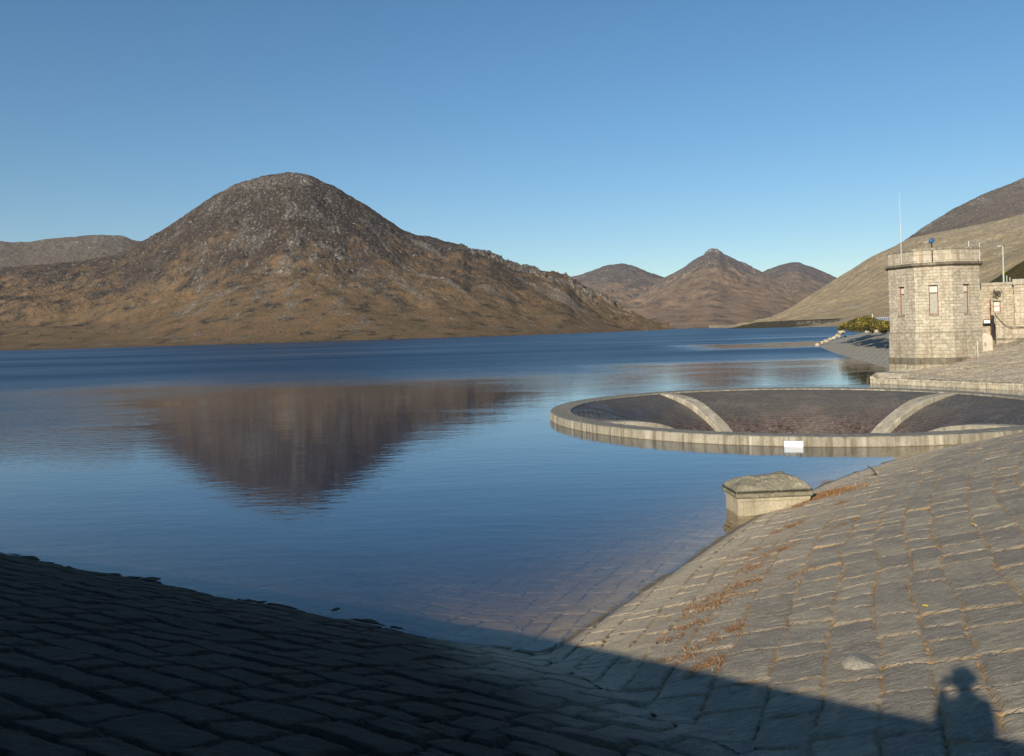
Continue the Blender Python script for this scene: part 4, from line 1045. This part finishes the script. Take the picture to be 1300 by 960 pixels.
def dead_grass():
    P = GRASS_SPOTS[0]; x, y, z = P.T
    rg = np.random.default_rng(5)
    nz = fbm(x * .55, y * .55, 4, 91)
    # thickest in a band a little above the water and beside the pier
    dist = poly_sd(x, y, SHORE_Rs)
    band = np.exp(-((dist - 2.6 - .05 * y) / 1.5) ** 2)
    pr = np.clip(.22 + .9 * sstep(-.05, .35, nz) * (.25 + 1.1 * band), 0, 1) * sstep(.4, 1.1, dist)
    k = rg.random(len(P)) < pr * .9
    G_ = P[k]
    straw = [(0, (.27, .12, .045)), (.45, (.38, .19, .075)), (.8, (.46, .33, .17)), (1, (.16, .09, .045))]
    blades('dead_grass', 'orange and straw coloured dead grass rooted in the joints of the sunlit slope', np.repeat(G_, 3, 0), rg.uniform(.012, .04, len(G_) * 3), straw, 6, spread=.022, lean=1.6, wid=.004)
    # loose mats of dry stems
    V = []
    c0, lt, wt, L, W = PIER
    ctr = [(*(c0 + lt * (L + .75) + wt * .55), .85, .40, 5200), (*(c0 + lt * (L + .3) - wt * .05), .5, .22, 1600)]
    for px, py, sx, sy, n in ((905, 765, .8, .3, 1900), (935, 745, .8, .3, 1500), (955, 720, .5, .2, 900), (860, 835, .4, .2, 700), (960, 700, .8, .2, 1100), (1035, 615, .8, .2, 1500), (1000, 735, .5, .15, 500), (1075, 665, .5, .12, 400), (870, 800, .45, .18, 1100), (925, 805, .4, .2, 1100), (985, 700, .6, .18, 1200), (1000, 670, .6, .15, 1000), (900, 845, .3, .16, 900), (1065, 640, .4, .12, 500), (1020, 640, .6, .2, 900)):
        q = on_level(px, py, 0); 
        for _ in range(12): q = on_level(px, py, float(bank(np.array([q[0]]), np.array([q[1]]))[0]))
        ctr.append((q[0], q[1], sx, sy, n))
    for cx, cy, sx, sy, n in ctr:
        a, b = rg.normal(0, sx * .62, n), rg.normal(0, sy * .8, n); d = np.array([.8, .6])
        X = cx + a * d[0] - b * d[1]; Y = cy + a * d[1] + b * d[0]
        kk = fbm(X * 3.1, Y * 3.1, 4, 15) > .0
        X, Y = X[kk], Y[kk]
        V.append(np.stack([X, Y, bank(X, Y) + .0 + rg.uniform(0, .035, len(X))], 1))
    V = np.concatenate(V)
    blades('dry_stems', 'mats of orange brown dry stems lying on the slope and beside the stone pier', V, rg.uniform(.01, .045, len(V)), straw, 8, spread=.02, lean=2.8, wid=.005)
    tc = c0 + lt * (L + .55) + wt * .35; n = 5200
    T_ = np.stack([tc[0] + rg.normal(0, .50, n), tc[1] + rg.normal(0, .30, n)], 1); T_ = np.c_[T_, bank(T_[:, 0], T_[:, 1])]
    blades('grass_tuft', 'orange tuft of dead grass between the stone pier and the slope', T_, rg.uniform(.04, .15, n), straw, 18, spread=.02, lean=1.5, wid=.006)
    # a few green weeds
    k = rg.choice(len(P), 40, replace=False); V = np.repeat(P[k], 45, 0); V[:, :2] += rg.normal(0, .035, (len(V), 2))
    blades('weeds', 'small olive green weeds in the stone joints', V, rg.uniform(.02, .06, len(V)), [(0, (.06, .07, .02)), (.6, (.12, .12, .03)), (1, (.22, .18, .05))], 9, spread=.01, lean=1.0, wid=.006)
dead_grass()

def litter():
    """loose chips on the slope and at the waterline"""
    rg = np.random.default_rng(12)
    m = plain('granite chip', (.34, .32, .27), .9, var=.3, scale=20)
    def rock(name, p, s, sq=.6, mat=m, seed=0):
        import bmesh
        bm = bmesh.new(); bmesh.ops.create_icosphere(bm, subdivisions=3, radius=1)
        r2 = np.random.default_rng(seed)
        pl = [(Vector(r2.normal(0, 1, 3)).normalized(), r2.uniform(.55, .85)) for _ in range(9)]
        for v in bm.verts:
            for nrm, d in pl:
                e = v.co.dot(nrm) - d
                if e > 0: v.co -= nrm * e
            v.co.z *= sq
        me = bpy.data.meshes.new(name); bm.to_mesh(me); bm.free(); me.materials.append(mat)
        o = bpy.data.objects.new(name, me); COL.objects.link(o); o.location = p; o.scale = (s, s * .8, s); o.rotation_euler = (0, 0, r2.uniform(0, 6)); return o
    def ground_at(px, py):
        q = on_level(px, py, 0)
        for _ in range(14): q = on_level(px, py, float(bank(np.array([q[0]]), np.array([q[1]]))[0]))
        return q
    q = ground_at(1102, 840); o = rock('loose_stone', (q[0], q[1], q[2] - .05), .30, .45, plain('pale chip', (.25, .235, .19), .9, var=.25, scale=9), 4)
    tag(o, 'pale tan rough stone lying in the pitching near the bottom right', 'stone')
    q = ground_at(427, 777); o = rock('loose_stone', (q[0], q[1], -.03), .13, .5, plain('wet stone', (.07, .06, .045), .6), 9); tag(o, 'small dark stone poking out of the water off the shaded slope', 'stone')
    wh = plain('white scrap', (.55, .55, .52), .6, var=.05)
    for i, (px, py, lab) in enumerate([(1100, 684, 'small white scrap lying right of the stone pier'), (1239, 668, 'small white scrap lying on the slope near the right edge')]):
        q = ground_at(px, py); o = rock('litter_scrap', (q[0], q[1], q[2] + .01), .03, .4, wh, 20 + i); tag(o, lab, 'litter')
    yl = plain('yellow petal', (.75, .55, .03), .6, var=.1)
    for i, (px, py, lab) in enumerate([(1019, 658, 'tiny yellow flower head just below the stone pier'), (1236, 669, 'tiny yellow flower head beside the white scrap at the right'), (1175, 774, 'tiny yellow flower head in a joint above the shadow of the head')]):
        q = ground_at(px, py); root = empty('yellow_flower', (q[0], q[1], q[2] + .02))
        g = MB()
        for k in range(9):
            a = k * .698; c, s_ = math.cos(a), math.sin(a)
            g.add([(0, 0, .03), (.022 * c - .009 * s_, .022 * s_ + .009 * c, .038), (.045 * c, .045 * s_, .034), (.022 * c + .009 * s_, .022 * s_ - .009 * c, .038)], [(0, 1, 2, 3)])
        g.build('petals', yl, root); g = MB(); g.tube([(0, 0, -.03), (0, 0, .03)], .004, 5); g.build('stem', plain('stem', (.08, .1, .03), .8), root)
        tag(root, lab, 'flower')
    # bent rusty rod
    q = ground_at(1112, 604); g = MB(); g.tube([(-.02, 0, -.1), (0, 0, .06), (-.12, -.05, .22), (-.30, -.05, .36)], [.03, .028, .02, .012], 6); g.tube([(0, 0, .05), (.05, 0, .0), (-.14, -.03, .1)], [.02, .02, .01], 5)
    o = g.build('driftwood', plain('dark dead wood', (.05, .045, .04), .9)); o.location = q; tag(o, 'short dark dead branch sticking out at the slope edge below the weir', 'branch')
    # pale boulders at the tip of the far bank
    bm_ = plain('pale boulder', (.42, .36, .26), .9, var=.2, scale=1)
    BL = ['pale boulder at the very tip of the far bank, touching the water', 'second pale boulder from the tip of the far bank', 'third pale boulder up from the tip of the far bank', 'small pale boulder midway up the edge of the far bank', 'fifth pale boulder up the edge of the far bank', 'pale boulder just below the left end of the gorse', 'pale boulder topmost of the row, tucked into the left end of the gorse', 'tiny pale stone right of the row of boulders, under the gorse', 'small stone under the middle of the gorse', 'small stone under the gorse nearest the tower']
    for i, (px, py, s) in enumerate([(1038, 437, 2.0), (1044, 434, 1.6), (1049, 432, 1.9), (1054, 430, 1.5), (1059, 428, 1.7), (1064, 425.5, 1.8), (1068, 421, 1.9), (1073, 427, 1.0), (1101, 420, 1.1), (1112, 420, 1.0)]):
        d = np.interp(px, [1035, 1073, 1100, 1128], [214, 176, 140, 112]); c = at(px, py, d)
        c[2] -= s * .1; o = rock('boulder', tuple(c), s * .42, .65, bm_, 40 + i); tag(o, BL[i], 'boulder', 'boulders on the far bank')
litter()

# gorse on the far bank
def gorse():
    rg = np.random.default_rng(14); C = []
    for px, d, s in ((1072, 176, 1.3), (1076, 170, 1.6), (1081, 172, 1.9), (1085, 168, 1.9), (1089, 160, 2.1), (1093, 156, 2.4), (1097, 150, 2.2), (1101, 152, 2.7), (1105, 146, 2.3), (1109, 140, 2.0), (1113, 138, 2.0), (1117, 134, 1.7), (1121, 130, 1.7), (1125, 128, 1.6), (1129, 124, 1.5), (1080, 182, 1.9), (1088, 182, 2.5), (1096, 175, 2.8), (1104, 170, 3.0)):
        p = at(px, 415, d); C.append((p[0], p[1], s))
    V = []; tone = []
    for cx, cy, s in C:
        for _ in range(10):
            u = rg.normal(0, 1, 3); u /= np.linalg.norm(u); kx = cx + u[0] * s * .75; ky = cy + u[1] * s * .75; kz = 4.1 + s * .22 + abs(u[2]) * s * .42; ks = s * rg.uniform(.25, .42)
            n = 330; d = rg.normal(0, 1, (n, 3)); d /= np.linalg.norm(d, axis=1)[:, None]; p = np.array([kx, ky, kz]) + d * ks * rg.uniform(.75, 1.1, (n, 1))
            ty = rg.random(n); tn = np.where((d[:, 2] > .1) & (ty < rg.uniform(0, .45)), rg.uniform(.75, 1, n), rg.uniform(0, .6, n))
            V.append(p); tone.append(tn)
    P = np.concatenate(V); T = np.concatenate(tone); n = len(P)
    a = rg.normal(0, 1, (n, 3)); a /= np.linalg.norm(a, axis=1)[:, None]; b = np.cross(a, rg.normal(0, 1, (n, 3))); b /= np.linalg.norm(b, axis=1)[:, None]
    s = rg.uniform(.08, .17, (n, 1)); Vv = np.stack([P - a * s, P + b * s * .6, P + a * s, P - b * s * .6], 1).reshape(-1, 3)
    t = NT('gorse'); t.base(t.ramp(t.attr('tone'), [(0, (.035, .05, .015)), (.35, (.09, .085, .025)), (.62, (.15, .11, .04)), (.72, (.24, .19, .03)), (1, (.42, .32, .04))]))
    o = raw_mesh('gorse', Vv, np.arange(4 * n).reshape(-1, 4), t.m, smooth=False, attrs={'tone': np.repeat(T, 4)})
    tag(o, 'flowering yellow green gorse thicket on top of the far bank', kind='stuff')
    # palings behind it
    p = at(1112, 405, 150); q = at(1132, 405, 138); root = empty('fence', (p[0], p[1], 5.2)); d = (q - p); n = 9
    gm = plain('blue grey paling', (.30, .34, .38), .7)
    for i in range(n):
        f = i / (n - 1); g = MB(); g.box((d[0] * f, d[1] * f, .35), (.22, .22, 1.7)); g.build('post', gm, root)
    g = MB(); g.tube([(0, 0, .9), (d[0], d[1], .9)], .05, 5); g.build('rail', gm, root); g = MB(); g.tube([(0, 0, .3), (d[0], d[1], .3)], .05, 5); g.build('rail', gm, root)
    tag(root, 'grey blue paling fence behind the gorse left of the tower', 'fence')
    c = at(1107.5, 402, 158); root = empty('warning_post', (c[0], c[1], 4.4)); g = MB(); g.tube([(0, 0, 0), (0, 0, 2.7)], .07, 6); g.build('post', plain('white post', (.7, .7, .68), .6), root)
    g = MB(); g.box((.25, 0, 2.0), (.4, .05, .4)); g.build('panel', plain('faded red', (.6, .15, .12), .6), root, bevel=.01)
    tag(root, 'white post with a small faded red panel behind the gorse', 'post')
gorse()

# ------------------------------------------------------------------ parapet of the dam (casts the long shadow at the lower left)
def hit(px, py):
    q = on_level(px, py, 0)
    for _ in range(30): q = on_level(px, py, float(bank(np.array([q[0]]), np.array([q[1]]))[0]))
    return q
A1, A2 = hit(955, 866), hit(640, 800)
NW = .42
def wall_line():
    # straight level edge parallel to the dam crest whose shadow falls through both points
    best = None
    for a in np.radians(np.arange(45, 75, .25)):
        n = np.array([math.cos(a), math.sin(a)]); z = []
        for q in (A1, A2): t = (q[:2] @ n - NW) / -(SUN[:2] @ n) ; z.append(q[2] - 0 + (-t) * -SUN[2] if False else q[2] + t * SUN[2])
        e = abs(z[0] - z[1])
        if best is None or e < best[0]: best = (e, a, np.mean(z))
    return best
_, WA, WZ = wall_line()
print('WALL', math.degrees(WA), WZ, A1, A2)
def parapet():
    n = np.array([math.cos(WA), math.sin(WA)]); t = np.array([n[1], -n[0]])
    base = CREST - .3; mw = mat_masonry('parapet masonry', (.30, .28, .23), (.40, .37, .31), .5, bw=.8, rh=.32)
    root = empty('parapet_wall', (0, 0, 0)); tag(root, 'long low stone parapet along the crest of the dam, shading the near slope', 'wall')
    P = lambda u, v: tuple(t * u + n * v)
    g = MB(); g.prism([P(-70, NW - .33), P(1.35, NW - .33), P(1.35, NW - .03), P(-70, NW - .03)][::-1], base, WZ - .16); g.build('wall', mw, root)
    g = MB(); x = -70
    rg = random.Random(4)
    while x < 1.3:
        L = min(rg.uniform(.9, 1.3), 1.4 - x)
        g.prism([P(x + .005, NW - .38), P(x + L - .005, NW - .38), P(x + L - .005, NW), P(x + .005, NW)][::-1], WZ - .16, WZ); x += L
    g.build('coping', m_cop, root)
parapet()

# ------------------------------------------------------------------ air
def haze():
    g = MB(); g.box((0, 1500, 560), (15000, 15800, 1160))
    m = bpy.data.materials.new('air'); m.use_nodes = True; nt = m.node_tree; nt.nodes.remove(nt.nodes['Principled BSDF'])
    v = nt.nodes.new('ShaderNodeVolumePrincipled'); v.inputs['Density'].default_value = HAZE; v.inputs['Color'].default_value = (.78, .86, 1, 1)
    v.inputs['Anisotropy'].default_value = .1
    nt.links.new(v.outputs[0], nt.nodes['Material Output'].inputs['Volume'])
    tag(g.build('haze', m), kind='stuff')
HAZE = 2.6e-5
haze()

# ------------------------------------------------------------------ the photographer (behind the lens; only the shadow of the head shows)
def photographer():
    g0 = CREST + .0
    root = empty('person', (0.0, -.215, g0))
    tag(root, 'person in dark jacket on the dam crest holding a camera up to the eye', 'person')
    E_ = EYE - g0                                   # eye height above the feet
    skin = plain('skin', (.50, .32, .24), .6, var=.06); jk = plain('dark jacket', (.035, .04, .06), .85); tr_ = plain('dark trousers', (.05, .05, .055), .9); bt = plain('boots', (.04, .03, .02), .7); hr = plain('brown hair', (.05, .03, .018), .8, scale=60)
    def skinned(name, verts, edges, radii, mat, sub=2, rootv=0):
        me = bpy.data.meshes.new(name); me.from_pydata(verts, edges, []); me.update(); me.materials.append(mat)
        o = bpy.data.objects.new(name, me); COL.objects.link(o); o.parent = root
        o.modifiers.new('skin', 'SKIN').use_smooth_shade = True
        if not me.skin_vertices: bpy.context.view_layer.update()
        if not me.skin_vertices:
            with bpy.context.temp_override(object=o, active_object=o): pass
        for i, r in enumerate(radii):
            d = me.skin_vertices[0].data[i]; d.radius = r if isinstance(r, tuple) else (r, r); d.use_root = (i == rootv)
        m = o.modifiers.new('sub', 'SUBSURF'); m.levels = m.render_levels = sub
        return o
    try:
        # legs, hips in trousers
        skinned('trousers', [(0, 0, .95), (.09, 0, .88), (.11, .01, .50), (.12, -.02, .10), (-.09, 0, .88), (-.11, .01, .50), (-.12, -.02, .10), (0, 0, 1.03)],
                [(0, 1), (1, 2), (2, 3), (0, 4), (4, 5), (5, 6), (0, 7)], [.13, .095, .068, .058, .095, .068, .058, .13], tr_)
        # torso and raised arms in a jacket
        skinned('jacket', [(0, 0, .90), (0, -.01, 1.15), (0, -.01, 1.30), (0, 0, 1.42), (0, .01, E_ - .15), (.18, 0, 1.42), (.24, .06, 1.17), (.12, .17, E_ - .11), (-.18, 0, 1.42), (-.24, .06, 1.17), (-.12, .17, E_ - .12)],
                [(0, 1), (1, 2), (2, 3), (3, 4), (3, 5), (5, 6), (6, 7), (3, 8), (8, 9), (9, 10)], [(.19, .14), (.18, .13), (.19, .14), (.15, .11), .065, .085, .062, .040, .075, .055, .040], jk)
        # head and neck with hands as one skin surface per region
        b = skinned('body', [(0, 0, E_ - .20), (0, .0, E_ - .13), (0, .015, E_ - .05), (0, .01, E_ + .03), (0, .0, E_ + .09), (0, .09, E_ - .09), (0, .112, E_ - .02)],
                    [(0, 1), (1, 2), (2, 3), (3, 4), (2, 5), (2, 6)], [.058, .062, .084, .090, .068, .035, .016], skin)
        for s_ in (1, -1):
            # palm, four fingers round the camera body and a thumb
            w_ = (.12 * s_, .17, E_ - .11)
            P = [w_, (.092 * s_, .192, E_ - .07)]; Ed = [(0, 1)]; Rr = [.026, .034]
            for k, (ln, dz) in enumerate(((.9, .035), (1, .015), (.93, -.005), (.75, -.024))):
                n = len(P); P += [(.088 * s_, .218, E_ - .065 + dz), (.068 * s_, .220 , E_ - .058 + dz), ((.068 - .032 * ln) * s_, .206, E_ - .054 + dz)]; Ed += [(1, n), (n, n + 1), (n + 1, n + 2)]; Rr += [.010, .009, .008]
            n = len(P); P += [(.075 * s_, .162, E_ - .055), (.052 * s_, .150, E_ - .045)]; Ed += [(1, n), (n, n + 1)]; Rr += [.012, .010]
            skinned('hand', P, Ed, Rr, skin, 1)
            g = MB(); g.tube([(.12 * s_, -.06, .0), (.12 * s_, -.06, .11)], [.055, .05], 10); g.tube([(.12 * s_, -.09, .035), (.125 * s_, .02, .045), (.13 * s_, .15, .03)], [.05, .048, .03], 10); g.build('boot', bt, root, smooth=True)
            g = MB(); g.tube([(.078 * s_, -.01, E_ - .04), (.086 * s_, -.015, E_), (.078 * s_, -.01, E_ + .03)], [.008, .018, .01], 8); g.build('ear', skin, root, smooth=True)
            g = MB(); g.tube([(.032 * s_, .076, E_ - .001), (.032 * s_, .088, E_)], [.013, .009], 8); g.build('eye', plain('eye', (.6, .6, .58), .3), root, smooth=True)
        # hair: tousled cap of strands
        rg = np.random.default_rng(2); n = 2600; d = rg.normal(0, 1, (n, 3)); d /= np.linalg.norm(d, axis=1)[:, None]
        d = d[(d[:, 2] > -.25 + .8 * np.clip(d[:, 1], 0, 1))]; n = len(d)
        p = d * np.array([.092, .100, .100]) + np.array([0, -.005, E_ + .035]); q = p + d * rg.uniform(.008, .03, (n, 1)) + rg.normal(0, .012, (n, 3)); sd = np.cross(d, rg.normal(0, 1, (n, 3))); sd /= np.linalg.norm(sd, axis=1)[:, None]
        V = np.stack([p - sd * .006, p + sd * .006, q + sd * .003, q - sd * .003], 1).reshape(-1, 3)
        h = raw_mesh('hair', V, np.arange(4 * n).reshape(-1, 4), hr, root, smooth=False)
    except Exception as ex:
        print('PERSON', ex)
    # camera in the hands
    blk = plain('black camera body', (.02, .02, .022), .4)
    c = empty('camera_body', (0, -.06, EYE - .01)); tag(c, 'black camera held up by the person on the dam crest', 'camera')
    g = MB(); g.box((0, -.03, -.03), (.13, .05, .085)); g.box((0, -.03, .02), (.05, .05, .03)); g.build('body', blk, c, bevel=.006)
    g = MB(); g.tube([(0, -.005, -.03), (0, .045, -.03)], [.032, .030], 20); g.build('lens', blk, c, smooth=False)
photographer()
